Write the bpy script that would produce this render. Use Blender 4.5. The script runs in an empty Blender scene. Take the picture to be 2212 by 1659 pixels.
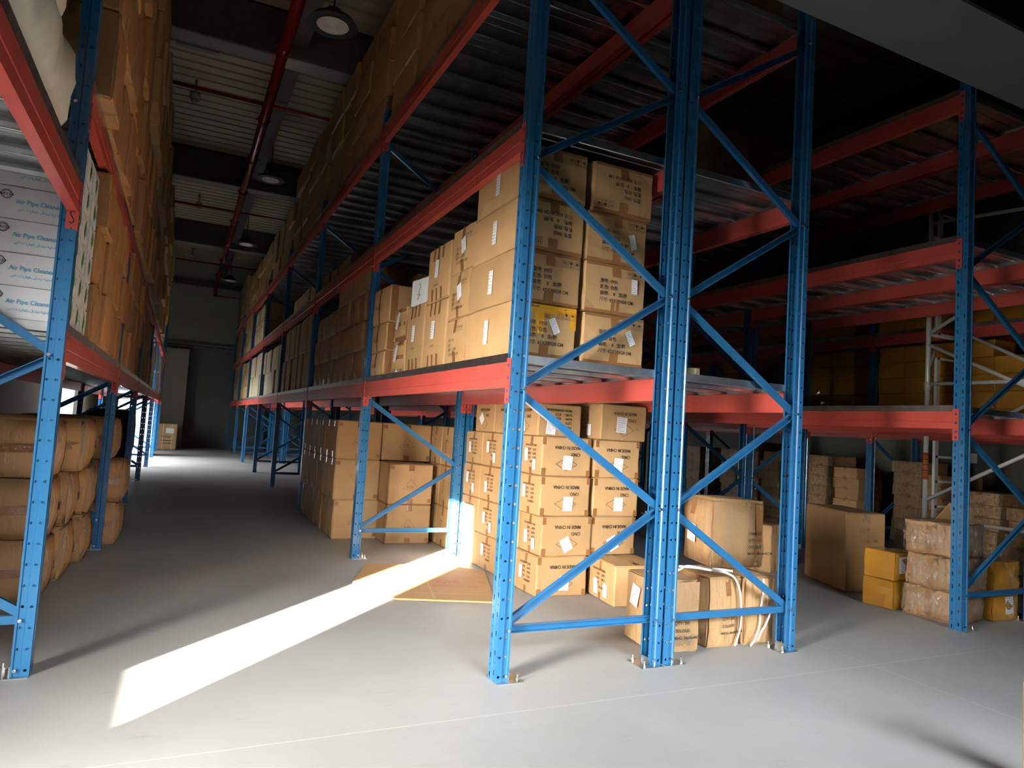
import bpy, bmesh, math, random
from mathutils import Vector, Matrix
R = random.Random(7)
SC = bpy.context.scene
COL = SC.collection
# ------------------------------------------------------------------ camera
F_PX, YAW, PIT, ROL, CAMH = 1492.5, .4443, .0668, .063, 1.2373
cy_, sy_ = math.cos(YAW), math.sin(YAW); cp_, sp_ = math.cos(PIT), math.sin(PIT)
fw = Vector((sy_*cp_, cy_*cp_, sp_)); rt = Vector((cy_, -sy_, 0)); up = rt.cross(fw)
cr_, sr_ = math.cos(ROL), math.sin(ROL)
r2 = cr_*rt + sr_*up; u2 = -sr_*rt + cr_*up
cam = bpy.data.cameras.new('camera'); camo = bpy.data.objects.new('camera', cam); COL.objects.link(camo)
cam.sensor_fit = 'HORIZONTAL'; cam.sensor_width = 36; cam.lens = F_PX/2212*36
cam.clip_start = .05; cam.clip_end = 200
M = Matrix.Identity(4)
for i in range(3):
    M[i][0] = r2[i]; M[i][1] = u2[i]; M[i][2] = -fw[i]
M[0][3], M[1][3], M[2][3] = 0, 0, CAMH
camo.matrix_world = M
SC.camera = camo
# ------------------------------------------------------------------ view, world, lights
SC.view_settings.view_transform = 'Standard'; SC.view_settings.look = 'None'
SC.view_settings.gamma = 1; SC.view_settings.use_curve_mapping = False
SC.view_settings.exposure = 0.05
SC.cycles.max_bounces = 8; SC.cycles.diffuse_bounces = 2; SC.cycles.glossy_bounces = 3; SC.cycles.transparent_max_bounces = 16
w = bpy.data.worlds.new('world'); SC.world = w; w.use_nodes = True
w.node_tree.nodes['Background'].inputs[0].default_value = (.85, .93, 1, 1)
w.node_tree.nodes['Background'].inputs[1].default_value = 1.6

def area(name, loc, target, sx, sy, watts, col, spread=180):
    l = bpy.data.lights.new(name, 'AREA'); l.shape = 'RECTANGLE'; l.size = sx; l.size_y = sy
    l.energy = watts; l.color = col; l.spread = math.radians(spread)
    o = bpy.data.objects.new(name, l); COL.objects.link(o); o.location = loc
    d = Vector(target) - Vector(loc)
    o.rotation_euler = d.to_track_quat('-Z', 'Y').to_euler()
    return o
SUN_AZ, SUN_T = (.681, .732), .193
sd = Vector((SUN_AZ[0], SUN_AZ[1], -SUN_T)).normalized()
sl = bpy.data.lights.new('low_sun', 'SUN'); sl.energy = 165; sl.angle = math.radians(.45); sl.color = (1, .93, .80)
so = bpy.data.objects.new('low_sun', sl); COL.objects.link(so); so.location = (-8, -6, 4)
so.rotation_euler = sd.to_track_quat('-Z', 'Y').to_euler()
area('daylight_in_side_doorway', (-2.24, 1.35, 1.35), (2.2, 3.9, .15), .8, 2.3, 122, (1, .955, .89), 64)
area('fill_behind_camera', (2.0, -2.7, 2.75), (2.1, 2.0, .0), 4.2, 1.1, 92, (.86, .93, 1), 50)  # added cool fill behind the camera, tilted down to brighten the near floor
area('daylight_in_far_doorway', (-2.22, 18.4, 1.35), (.6, 18.6, .0), 5.0, 2.6, 640, (.92, .97, 1), 125)

# ------------------------------------------------------------------ materials
def nmat(name):
    m = bpy.data.materials.new(name); m.use_nodes = True
    nt = m.node_tree; return m, nt, nt.nodes['Principled BSDF'], nt.nodes['Material Output']
def N(nt, typ, **kw):
    n = nt.nodes.new(typ)
    for k, v in kw.items():
        if k.startswith('i_'):
            n.inputs[int(k[2:])].default_value = v
        else: setattr(n, k, v)
    return n
def math_(nt, op, a, b=None, c=None):
    n = nt.nodes.new('ShaderNodeMath'); n.operation = op
    for i, v in enumerate((a, b, c)):
        if v is None: continue
        if isinstance(v, (int, float)): n.inputs[i].default_value = v
        else: nt.links.new(v, n.inputs[i])
    return n.outputs[0]
def simple(name, col, rough=.5, metal=0, noise=0, nscale=8, bump=0, bscale=30, coat=0):
    m, nt, b, o = nmat(name)
    b.inputs['Base Color'].default_value = (*col, 1); b.inputs['Roughness'].default_value = rough
    b.inputs['Metallic'].default_value = metal; b.inputs['Coat Weight'].default_value = coat
    if noise:
        tc = N(nt, 'ShaderNodeTexCoord'); ns = N(nt, 'ShaderNodeTexNoise'); ns.inputs['Scale'].default_value = nscale
        ns.inputs['Detail'].default_value = 5
        nt.links.new(tc.outputs['Object'], ns.inputs['Vector'])
        mr = N(nt, 'ShaderNodeMapRange'); mr.inputs[1].default_value = .3; mr.inputs[2].default_value = .7
        mr.inputs[3].default_value = 1-noise; mr.inputs[4].default_value = 1+noise*.6
        nt.links.new(ns.outputs['Fac'], mr.inputs[0])
        mx = N(nt, 'ShaderNodeVectorMath', operation='SCALE'); mx.inputs[0].default_value = col
        nt.links.new(mr.outputs[0], mx.inputs['Scale']); nt.links.new(mx.outputs[0], b.inputs['Base Color'])
    if bump:
        tc = N(nt, 'ShaderNodeTexCoord'); ns = N(nt, 'ShaderNodeTexNoise'); ns.inputs['Scale'].default_value = bscale
        nt.links.new(tc.outputs['Object'], ns.inputs['Vector'])
        bp = N(nt, 'ShaderNodeBump'); bp.inputs['Strength'].default_value = bump; bp.inputs['Distance'].default_value = .01
        nt.links.new(ns.outputs['Fac'], bp.inputs['Height']); nt.links.new(bp.outputs[0], b.inputs['Normal'])
    return m

BLUE_C = (.020, .135, .30)
m_blue = simple('blue_powder_coat', BLUE_C, .30, noise=.12, nscale=6, coat=.3)
m_red = simple('red_powder_coat', (.54, .080, .060), .38, noise=.10, nscale=5, coat=.2)
m_galv = simple('galvanised_steel', (.60, .62, .63), .33, 1, noise=.25, nscale=9)
m_zinc = simple('zinc_plated_bolt', (.8, .8, .78), .22, 1)
m_ink = simple('black_print_ink', (.03, .022, .016), .6)
m_inkb = simple('brown_print_ink', (.12, .055, .03), .6)
m_inkr = simple('red_print_ink', (.55, .10, .05), .6)
m_inkblue = simple('blue_print_ink', (.10, .38, .62), .6)
m_inkgreen = simple('green_print_ink', (.06, .30, .08), .6)
m_paper = simple('white_paper', (.80, .80, .80), .55)
m_greyink = simple('grey_small_print', (.38, .40, .44), .6)
m_tape = simple('brown_packing_tape', (.30, .135, .05), .16, bump=.35, bscale=60, coat=.6)
m_ytape = simple('yellow_packing_tape', (.75, .36, .03), .14, bump=.4, bscale=50, coat=.6)
m_white = simple('white_carton_board', (.72, .74, .76), .5, noise=.05)
m_alu = simple('aluminium_tube', (.85, .85, .84), .34, .25)
m_dark = simple('black_plastic', (.015, .015, .016), .4)
m_scrib = simple('black_marker', (.02, .015, .03), .5)
m_slot = simple('blue_seen_through_slot', (.03, .05, .28), .4)
m_pipe = simple('red_sprinkler_pipe', (.20, .012, .014), .25, coat=.4)
m_roofbeam = simple('dark_roof_steel', (.055, .055, .05), .6, noise=.2)
m_flange = simple('grey_roof_beam_flange', (.22, .23, .23), .5, noise=.15)
m_beamgrey = simple('grey_green_painted_steel', (.13, .15, .135), .6, noise=.12, nscale=3, bump=.1, bscale=90)
m_strap = simple('white_plastic_strap', (.78, .78, .74), .35)
m_sack = simple('white_woven_sack', (.66, .62, .54), .7, noise=.18, nscale=6, bump=.6, bscale=7)
m_orange = simple('orange_warning_sleeve', (.62, .16, .06), .45)
m_lens = simple('frosted_lamp_lens', (.75, .68, .66), .25)
m_tan = simple('tan_packing_tape_roll', (.48, .40, .20), .2, coat=.5)
m_ply = simple('carton_torn_edge', (.55, .36, .18), .8)

def holed_paint():
    m, nt, b, out = nmat('blue_perforated_upright')
    b.inputs['Base Color'].default_value = (*BLUE_C, 1); b.inputs['Roughness'].default_value = .30
    b.inputs['Coat Weight'].default_value = .3
    uv = N(nt, 'ShaderNodeUVMap'); sep = N(nt, 'ShaderNodeSeparateXYZ'); nt.links.new(uv.outputs[0], sep.inputs[0])
    u, v = sep.outputs[0], sep.outputs[1]
    P = .0935
    def dist(u0, half, r, ph):
        f = math_(nt, 'FRACT', math_(nt, 'ADD', math_(nt, 'DIVIDE', v, P), ph))
        d = math_(nt, 'MULTIPLY', math_(nt, 'ABSOLUTE', math_(nt, 'SUBTRACT', f, .5)), P)
        if half: d = math_(nt, 'MAXIMUM', math_(nt, 'SUBTRACT', d, half), 0)
        du = math_(nt, 'ABSOLUTE', math_(nt, 'SUBTRACT', u, u0))
        q = math_(nt, 'ADD', math_(nt, 'MULTIPLY', d, d), math_(nt, 'MULTIPLY', du, du))
        return math_(nt, 'LESS_THAN', q, r*r)
    parts = [dist(.018, .009, .0045, 0), dist(.067, .009, .0045, .22), dist(.018, 0, .0035, .5), dist(.067, 0, .0035, .72),
             dist(-.016, 0, .0065, .2), dist(-.052, 0, .0065, .2), dist(.101, 0, .0065, .2), dist(.137, 0, .0065, .2)]
    h = parts[0]
    for p in parts[1:]: h = math_(nt, 'MAXIMUM', h, p)
    tr = N(nt, 'ShaderNodeBsdfTransparent'); mx = N(nt, 'ShaderNodeMixShader')
    nt.links.new(h, mx.inputs[0]); nt.links.new(b.outputs[0], mx.inputs[1]); nt.links.new(tr.outputs[0], mx.inputs[2])
    nt.links.new(mx.outputs[0], out.inputs[0])
    return m
m_post = holed_paint()

def cardboard(name, col, tape=0, gloss=0, wr=0, tapecol=(.31, .155, .062)):
    m, nt, b, out = nmat(name)
    tc = N(nt, 'ShaderNodeTexCoord'); oi = N(nt, 'ShaderNodeObjectInfo')
    off = N(nt, 'ShaderNodeVectorMath', operation='ADD')
    sc = N(nt, 'ShaderNodeVectorMath', operation='SCALE'); sc.inputs['Scale'].default_value = 37
    cx = N(nt, 'ShaderNodeCombineXYZ'); nt.links.new(oi.outputs['Random'], cx.inputs[0]); nt.links.new(oi.outputs['Random'], cx.inputs[1])
    nt.links.new(cx.outputs[0], sc.inputs[0]); nt.links.new(tc.outputs['Object'], off.inputs[0]); nt.links.new(sc.outputs[0], off.inputs[1])
    ns = N(nt, 'ShaderNodeTexNoise'); ns.inputs['Scale'].default_value = 5; ns.inputs['Detail'].default_value = 6
    nt.links.new(off.outputs[0], ns.inputs['Vector'])
    a = math_(nt, 'MULTIPLY_ADD', ns.outputs['Fac'], .35, .83)
    r = math_(nt, 'MULTIPLY_ADD', oi.outputs['Random'], .22, .89)
    f = math_(nt, 'MULTIPLY', a, r)
    cs = N(nt, 'ShaderNodeVectorMath', operation='SCALE'); cs.inputs[0].default_value = col; nt.links.new(f, cs.inputs['Scale'])
    colout = cs.outputs[0]
    # flute streaks and dents
    mp = N(nt, 'ShaderNodeMapping'); mp.inputs['Scale'].default_value = (26, 26, 1.2); nt.links.new(off.outputs[0], mp.inputs[0])
    n2 = N(nt, 'ShaderNodeTexNoise'); n2.inputs['Scale'].default_value = 1.6; nt.links.new(mp.outputs[0], n2.inputs['Vector'])
    n3 = N(nt, 'ShaderNodeTexNoise'); n3.inputs['Scale'].default_value = 9; n3.inputs['Detail'].default_value = 3; nt.links.new(off.outputs[0], n3.inputs['Vector'])
    hh = math_(nt, 'ADD', math_(nt, 'MULTIPLY', n2.outputs['Fac'], .35), n3.outputs['Fac'])
    bp = N(nt, 'ShaderNodeBump'); bp.inputs['Strength'].default_value = .38 + .35*wr; bp.inputs['Distance'].default_value = .012 + .014*wr
    nt.links.new(hh, bp.inputs['Height']); nt.links.new(bp.outputs[0], b.inputs['Normal'])
    b.inputs['Roughness'].default_value = .72
    if tape:
        g = N(nt, 'ShaderNodeSeparateXYZ'); nt.links.new(tc.outputs['Generated'], g.inputs[0])
        def near(o, c, w_): return math_(nt, 'LESS_THAN', math_(nt, 'ABSOLUTE', math_(nt, 'SUBTRACT', o, c)), w_)
        ends = math_(nt, 'GREATER_THAN', math_(nt, 'ABSOLUTE', math_(nt, 'SUBTRACT', g.outputs[2], .5)), .5-.2 if tape == 1 else .1)
        sx = near(g.outputs[0], .5, .055); sy = near(g.outputs[1], .5, .055)
        t = math_(nt, 'MULTIPLY', math_(nt, 'MAXIMUM', sx, sy), ends)
        if tape == 2:
            t = math_(nt, 'MAXIMUM', t, math_(nt, 'GREATER_THAN', math_(nt, 'ABSOLUTE', math_(nt, 'SUBTRACT', g.outputs[2], .5)), .43))
        mc = N(nt, 'ShaderNodeMix', data_type='RGBA'); nt.links.new(t, mc.inputs[0]); nt.links.new(colout, mc.inputs[6])
        mc.inputs[7].default_value = (*tapecol, 1)
        colout = mc.outputs[2]
        rr = math_(nt, 'MULTIPLY_ADD', t, -.36, .72); nt.links.new(rr, b.inputs['Roughness'])
    if gloss: b.inputs['Roughness'].default_value = .18; b.inputs['Coat Weight'].default_value = .6
    nt.links.new(colout, b.inputs['Base Color'])
    return m
CB = (.46, .275, .122)
m_card = cardboard('kraft_cardboard', CB)
m_cardt = cardboard('kraft_cardboard_taped', CB, 1)
m_cardd = cardboard('tan_cardboard_taped', (.36, .215, .11), 2)
m_bale = cardboard('soft_bale_cardboard', (.44, .26, .12), 0, wr=1)
m_yel = cardboard('yellow_taped_carton', (.50, .235, .03), 0, 1)
m_pale = cardboard('pale_flat_carton', (.52, .42, .28), 0)
m_orng = cardboard('orange_brown_cardboard', (.45, .225, .09), 1)

def wrap_mat():
    m, nt, b, out = nmat('clear_stretch_wrap')
    b.inputs['Base Color'].default_value = (.9, .9, .9, 1); b.inputs['Roughness'].default_value = .12
    tc = N(nt, 'ShaderNodeTexCoord'); mp = N(nt, 'ShaderNodeMapping'); mp.inputs['Scale'].default_value = (10, 10, 4)
    nt.links.new(tc.outputs['Object'], mp.inputs[0])
    ns = N(nt, 'ShaderNodeTexNoise'); ns.inputs['Scale'].default_value = 3.5; ns.inputs['Detail'].default_value = 5; ns.inputs['Distortion'].default_value = 1.5
    nt.links.new(mp.outputs[0], ns.inputs['Vector'])
    bp = N(nt, 'ShaderNodeBump'); bp.inputs['Strength'].default_value = 1; bp.inputs['Distance'].default_value = .03
    nt.links.new(ns.outputs['Fac'], bp.inputs['Height'])
    gl = N(nt, 'ShaderNodeBsdfGlossy'); gl.inputs['Roughness'].default_value = .13; nt.links.new(bp.outputs[0], gl.inputs['Normal'])
    tr = N(nt, 'ShaderNodeBsdfTransparent'); mx = N(nt, 'ShaderNodeMixShader')
    mr = N(nt, 'ShaderNodeMapRange'); mr.inputs[1].default_value = .42; mr.inputs[2].default_value = .70; mr.inputs[3].default_value = .05; mr.inputs[4].default_value = .62
    nt.links.new(ns.outputs['Fac'], mr.inputs[0]); nt.links.new(mr.outputs[0], mx.inputs[0])
    nt.links.new(tr.outputs[0], mx.inputs[1]); nt.links.new(gl.outputs[0], mx.inputs[2]); nt.links.new(mx.outputs[0], out.inputs[0])
    return m
m_wrap = wrap_mat()

def concrete():
    m, nt, b, out = nmat('pale_concrete_floor')
    tc = N(nt, 'ShaderNodeTexCoord')
    n1 = N(nt, 'ShaderNodeTexNoise'); n1.inputs['Scale'].default_value = .7; n1.inputs['Detail'].default_value = 8
    mp = N(nt, 'ShaderNodeMapping'); mp.inputs['Scale'].default_value = (3, 14, 1); mp.inputs['Rotation'].default_value = (0, 0, .5)
    n2 = N(nt, 'ShaderNodeTexNoise'); n2.inputs['Scale'].default_value = 1.1; n2.inputs['Detail'].default_value = 9; n2.inputs['Roughness'].default_value = .65
    nt.links.new(tc.outputs['Object'], n1.inputs['Vector']); nt.links.new(tc.outputs['Object'], mp.inputs[0]); nt.links.new(mp.outputs[0], n2.inputs['Vector'])
    cr = N(nt, 'ShaderNodeValToRGB'); e = cr.color_ramp.elements
    e[0].position = .30; e[0].color = (.285, .288, .272, 1); e[1].position = .70; e[1].color = (.385, .385, .368, 1)
    nt.links.new(n1.outputs['Fac'], cr.inputs[0])
    # scuffs
    sc = N(nt, 'ShaderNodeValToRGB'); e = sc.color_ramp.elements; e[0].position = .26; e[0].color = (.62, .62, .62, 1); e[1].position = .40; e[1].color = (1, 1, 1, 1)
    nt.links.new(n2.outputs['Fac'], sc.inputs[0])
    mm = N(nt, 'ShaderNodeMix', data_type='RGBA', blend_type='MULTIPLY'); mm.inputs[0].default_value = .5
    nt.links.new(cr.outputs[0], mm.inputs[6]); nt.links.new(sc.outputs[0], mm.inputs[7])
    # saw-cut joints: lines X=3.77 and Y=2.8 and every 6 m
    sp = N(nt, 'ShaderNodeSeparateXYZ'); nt.links.new(tc.outputs['Object'], sp.inputs[0])
    wob = math_(nt, 'MULTIPLY', math_(nt, 'SUBTRACT', n2.outputs['Fac'], .5), .012)
    def line(o, c, per, wd):
        f = math_(nt, 'FRACT', math_(nt, 'ADD', math_(nt, 'DIVIDE', math_(nt, 'SUBTRACT', math_(nt, 'ADD', o, wob), c), per), .5))
        return math_(nt, 'LESS_THAN', math_(nt, 'ABSOLUTE', math_(nt, 'SUBTRACT', f, .5)), wd/per)
    j = math_(nt, 'MAXIMUM', line(sp.outputs[0], 3.77, 6, .0045), line(sp.outputs[1], 2.79, 6, .0045))
    mj = N(nt, 'ShaderNodeMix', data_type='RGBA'); nt.links.new(math_(nt, 'MULTIPLY', j, .28), mj.inputs[0])
    nt.links.new(mm.outputs[2], mj.inputs[6]); mj.inputs[7].default_value = (.62, .62, .60, 1)
    nt.links.new(mj.outputs[2], b.inputs['Base Color'])
    rr = math_(nt, 'MULTIPLY_ADD', n2.outputs['Fac'], .3, .38); nt.links.new(rr, b.inputs['Roughness'])
    bp = N(nt, 'ShaderNodeBump'); bp.inputs['Strength'].default_value = .12; bp.inputs['Distance'].default_value = .01
    nt.links.new(n2.outputs['Fac'], bp.inputs['Height']); nt.links.new(bp.outputs[0], b.inputs['Normal'])
    return m
m_floor = concrete()
def sheetmat():
    m, nt, b, out = nmat('profiled_roof_sheet')
    b.inputs['Roughness'].default_value = .45; b.inputs['Metallic'].default_value = .2
    tc = N(nt, 'ShaderNodeTexCoord'); sp = N(nt, 'ShaderNodeSeparateXYZ'); nt.links.new(tc.outputs['Object'], sp.inputs[0])
    f = math_(nt, 'FRACT', math_(nt, 'DIVIDE', sp.outputs[1], .25))
    g = math_(nt, 'LESS_THAN', f, .14)
    mj = N(nt, 'ShaderNodeMix', data_type='RGBA'); nt.links.new(g, mj.inputs[0])
    mj.inputs[6].default_value = (.62, .57, .44, 1); mj.inputs[7].default_value = (.16, .15, .12, 1)
    nt.links.new(mj.outputs[2], b.inputs['Base Color'])
    return m
m_sheet = simple('beige_roof_sheet', (.42, .37, .27), .45, .1, noise=.1, nscale=2)
m_wall = simple('grey_green_wall', (.15, .155, .12), .8, noise=.12, nscale=1.2)
m_wallu = simple('pale_wall_cladding', (.27, .27, .215), .7, noise=.1, nscale=1.5)

# ------------------------------------------------------------------ mesh helpers
class MB:
    def __init__(s): s.v = []; s.f = []; s.m = []; s.uv = {}
    def quad(s, pts, mi=0):
        n = len(s.v); s.v += [tuple(p) for p in pts]; s.f.append(tuple(range(n, n+len(pts)))); s.m.append(mi)
    def box(s, x0, x1, y0, y1, z0, z1, mi=0):
        n = len(s.v)
        s.v += [(x0, y0, z0), (x1, y0, z0), (x1, y1, z0), (x0, y1, z0), (x0, y0, z1), (x1, y0, z1), (x1, y1, z1), (x0, y1, z1)]
        for q in ((3, 2, 1, 0), (4, 5, 6, 7), (0, 1, 5, 4), (1, 2, 6, 5), (2, 3, 7, 6), (3, 0, 4, 7)):
            s.f.append(tuple(n+i for i in q)); s.m.append(mi)
    def tube(s, a, b, r, n=10, mi=0, r1=None):
        a, b = Vector(a), Vector(b); d = (b-a).normalized()
        t = Vector((0, 0, 1)) if abs(d.z) < .9 else Vector((1, 0, 0))
        x = d.cross(t).normalized(); y = d.cross(x); k = len(s.v); r1 = r if r1 is None else r1
        for p, rr in ((a, r), (b, r1)):
            for i in range(n):
                th = 2*math.pi*i/n; s.v.append(tuple(p + (x*math.cos(th)+y*math.sin(th))*rr))
        for i in range(n):
            j = (i+1) % n; s.f.append((k+i, k+n+i, k+n+j, k+j)); s.m.append(mi)
        s.f.append(tuple(k+i for i in range(n))); s.m.append(mi)
        s.f.append(tuple(k+n+i for i in reversed(range(n)))); s.m.append(mi)
    def prism(s, prof, axis, a, b, mi=0, close=True, caps=True):
        """profile of (p,q) pairs swept along axis from a to b"""
        def pt(p, q, t): return {'x': (t, p, q), 'y': (p, t, q), 'z': (p, q, t)}[axis]
        k = len(s.v); n = len(prof)
        s.v += [pt(p, q, a) for p, q in prof] + [pt(p, q, b) for p, q in prof]
        for i in range(n if close else n-1):
            j = (i+1) % n; s.f.append((k+i, k+j, k+n+j, k+n+i)); s.m.append(mi)
        if close and caps:
            s.f.append(tuple(k+i for i in reversed(range(n)))); s.m.append(mi)
            s.f.append(tuple(k+n+i for i in range(n))); s.m.append(mi)
    def mesh(s, name, mats, smooth=False):
        me = bpy.data.meshes.new(name); me.from_pydata(s.v, [], s.f)
        for m in (mats if isinstance(mats, (list, tuple)) else [mats]): me.materials.append(m)
        for p, mi in zip(me.polygons, s.m): p.material_index = mi; p.use_smooth = smooth
        bm = bmesh.new(); bm.from_mesh(me); bmesh.ops.recalc_face_normals(bm, faces=bm.faces); bm.to_mesh(me); bm.free()
        return me
def ob(name, me, parent=None, loc=(0, 0, 0), rz=0, label=None, rot=None):
    o = bpy.data.objects.new(name, me); COL.objects.link(o); o.location = loc
    o.rotation_euler = rot if rot else (0, 0, rz)
    if parent: o.parent = parent
    if label: o['label'] = label
    return o
USED = {}
def tag(o, label, cat, group=None):
    n = len(label.split()); 
    if n > 16 or n < 4: print('LABEL LENGTH', n, label)
    if label in USED and not group: print('DUP LABEL', label)
    USED[label] = 1
    o['label'] = label; o['category'] = cat
    if group: o['group'] = group
    return o
def struct(name, me, loc=(0, 0, 0)):
    o = ob(name, me, None, loc); o['kind'] = 'structure'; return o
def sbox(name, m, *dims):
    b = MB(); b.box(*dims); return struct(name, b.mesh(name, m))
ORD = ['first', 'second', 'third', 'fourth', 'fifth', 'sixth', 'seventh', 'eighth', 'ninth', 'tenth', 'eleventh', 'twelfth']

# ------------------------------------------------------------------ building shell
XL, XR, YB, YF, ZR = -2.3, 10.3, -2.8, 25.4, 6.2
sbox('floor', m_floor, XL-14, XR+.2, YB-2, YF+12, -.12, 0)
b = MB()
b.box(XL-.2, XL, YB, .05, 0, ZR); b.box(XL-.2, XL, 2.25, 15.6, 0, ZR); b.box(XL-.2, XL, 21.1, YF, 0, ZR)
b.box(XL-.2, XL, .05, 2.25, 2.75, ZR); b.box(XL-.2, XL, 15.6, 21.1, 2.9, ZR)
struct('wall_left', b.mesh('wall_left', m_wall))
sbox('wall_right', m_wall, XR, XR+.2, YB, YF, 0, ZR)
b = MB(); b.box(XL-.2, .3, YB-.2, YB, 0, ZR); b.box(4.9, XR+.2, YB-.2, YB, 0, ZR); b.box(.3, 4.9, YB-.2, YB, 3.3, ZR)
struct('wall_back', b.mesh('wall_back', m_wall))
b = MB(); b.box(XL-.2, XR+.2, YF, YF+.2, 0, 3.30, 0); b.box(XL-.2, XR+.2, YF-.04, YF+.2, 3.55, ZR, 1)
b.box(XL-.2, XR+.2, YF-.06, YF+.2, 3.30, 3.55, 0)
struct('wall_far', b.mesh('wall_far', [m_wall, m_wallu]))
b = MB(); b.box(XL, XR, YF-.14, YF-.06, 3.40, 3.46); b.box(XL, XR, YF-.14, YF-.06, 3.30, 3.34)
struct('trim_1', b.mesh('trim_1', m_flange))
b = MB(); b.box(XL, XR, YF-.16, YF-.02, 5.40, 5.56)
struct('trim_2', b.mesh('trim_2', m_roofbeam))
sbox('trim_3', m_wallu, -.80, .12, YF-.62, YF-.001, 0, 3.2)
# unseen screen added outside the side doorway: shapes the sun into one slit
t0 = 1/.639
X1 = -3.1; tt = (-.09-X1)/SUN_AZ[0]
ya, yb = 3.13-SUN_AZ[1]*tt, 3.80-SUN_AZ[1]*tt
za, zb = tt*SUN_T, .50+((2.51-X1)/SUN_AZ[0])*SUN_T
b = MB(); b.box(X1-.02, X1, YB, ya, 0, ZR); b.box(X1-.02, X1, yb, 8, 0, ZR); b.box(X1-.02, X1, ya, yb, 0, za); b.box(X1-.02, X1, ya, yb, zb, ZR)
struct('sun_slit_screen', b.mesh('sun_slit_screen', m_wall))
b = MB(); b.box(XL-.2, XR+.2, YB-.9, YB-.85, 0, ZR); b.box(XL-.2, XR+.2, YB-.9, YB-.2, ZR-.1, ZR); b.box(XL-.25, XL-.2, YB-.9, YB-.2, 0, ZR); b.box(XR+.2, XR+.25, YB-.9, YB-.2, 0, ZR)
b.box(X1-.1, XL-.2, 7.9, 8.0, 0, ZR); b.box(X1-.1, XL-.2, YB-.05, YB, 0, ZR)
b.box(X1-.1, XL-.2, YB, 8, ZR-.1, ZR)
struct('doorway_light_seal', b.mesh('doorway_light_seal', m_wallu))  # added light seal: closes off the outside behind the fill lamp and side doorway
sbox('yard_sun_block', m_white, -9.2, -9, -2, 24, 0, 5.8)  # added yard screen: blocks sun at the far doorway, white to look bright

# roof: profiled sheets, rafters, ties
b = MB(); prof = []
y = YB-.2; k = 0
while y < YF+.2:
    prof += [(y, ZR), (y+.19, ZR), (y+.20, ZR+.05), (y+.245, ZR+.05)]; y += .25
prof = [(p, q) for p, q in prof]
b.prism(prof, 'x', XL-.2, XR+.2, close=False)
b.quad([(XL-1.0, YB-.2, ZR+.12), (XR+.2, YB-.2, ZR+.12), (XR+.2, YF+.2, ZR+.12), (XL-1.0, YF+.2, ZR+.12)])  # unseen lid over the sheets, added to keep sky light out
struct('ceiling', b.mesh('ceiling', m_sheet))
for i, yr in enumerate((-2.2, 3.3, 8.82, 14.35, 19.95)):
    b = MB(); b.box(XL, XR, yr-.012, yr+.012, 5.62, ZR, 0); b.box(XL, XR, yr-.13, yr+.13, 5.60, 5.62, 1); b.box(XL, XR, yr-.13, yr+.13, ZR-.02, ZR, 0)
    b.box(XL, XR, yr-.13, yr-.11, 5.62, ZR, 0)
    struct('trim_%d' % (4+i), b.mesh('rafter', [m_roofbeam, m_flange]))
for i, xr in enumerate((-.86, .95, 5.0, 8.6)):
    b = MB(); b.box(xr-.09, xr+.09, YB, YF, 5.78, ZR-.01)
    struct('trim_%d' % (9+i), b.mesh('tie', m_roofbeam))
for i, yr in enumerate((8.0, 13.55, 19.1)):
    b = MB(); b.box(XL, XR, yr-1.0, yr+.69, 6.06, 6.13)
# low grey beam across the hall, close to the camera
b = MB(); b.box(XL, XR, 2.15, 2.63, 3.60, 3.62); b.box(XL, XR, 2.37, 2.40, 3.62, 4.20, 1); b.box(XL, XR, 2.20, 2.60, 4.20, 4.22, 1)  # dark colour of the web imitates the shade above the grey flange
struct('trim_20', b.mesh('low_beam', [m_beamgrey, m_roofbeam]))

# ------------------------------------------------------------------ sprinkler pipes and high bay lamps
p = bpy.data.objects.new('sprinkler_pipe', None); COL.objects.link(p); p.location = (.72, 0, 5.42)
tag(p, 'dark red sprinkler main pipe running along the aisle under the roof', 'pipe')
b = MB(); b.tube((0, 2, 0), (0, 24.6, 0), .062, 14); b.tube((0, 24.55, .03), (0, 24.9, -.35), .05, 12)
ob('main_pipe', b.mesh('main_pipe', m_pipe, True), p)
for yy in (5.2, 6.9, 8.1, 10.3, 12.0, 13.9, 16.2, 18.4, 20.6, 22.9):
    b = MB(); b.tube((0, yy-.03, 0), (0, yy+.03, 0), .082, 12)
    b.tube((-.1, yy, .0), (-.075, yy, .0), .016, 8); b.tube((.075, yy, 0), (.1, yy, 0), .016, 8)
    ob('pipe_coupling', b.mesh('coupling', m_pipe, True), p)
for yy, nm in ((4.9, 'nearest the camera'), (10.45, 'over the second roof bay'), (16.5, 'over the third roof bay'), (22.8, 'over the last roof bay')):
    b = MB(); b.tube((-2.9, yy, .30), (9.4, yy, .30), .026, 10); b.tube((0, yy, 0), (0, yy, .3), .03, 8)
    q = ob('branch_pipe', b.mesh('branch_pipe', m_pipe, True), p)
b = MB(); b.tube((0, 24.88, -.34), (1.6, 24.88, -.34), .022, 8)
ob('branch_pipe', b.mesh('branch_pipe', m_pipe, True), p)
b = MB(); b.tube((-.75, 3.0, .36), (-.75, 5.0, .36), .05)
names = ['nearest', 'second nearest', 'third nearest', 'farthest']
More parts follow.
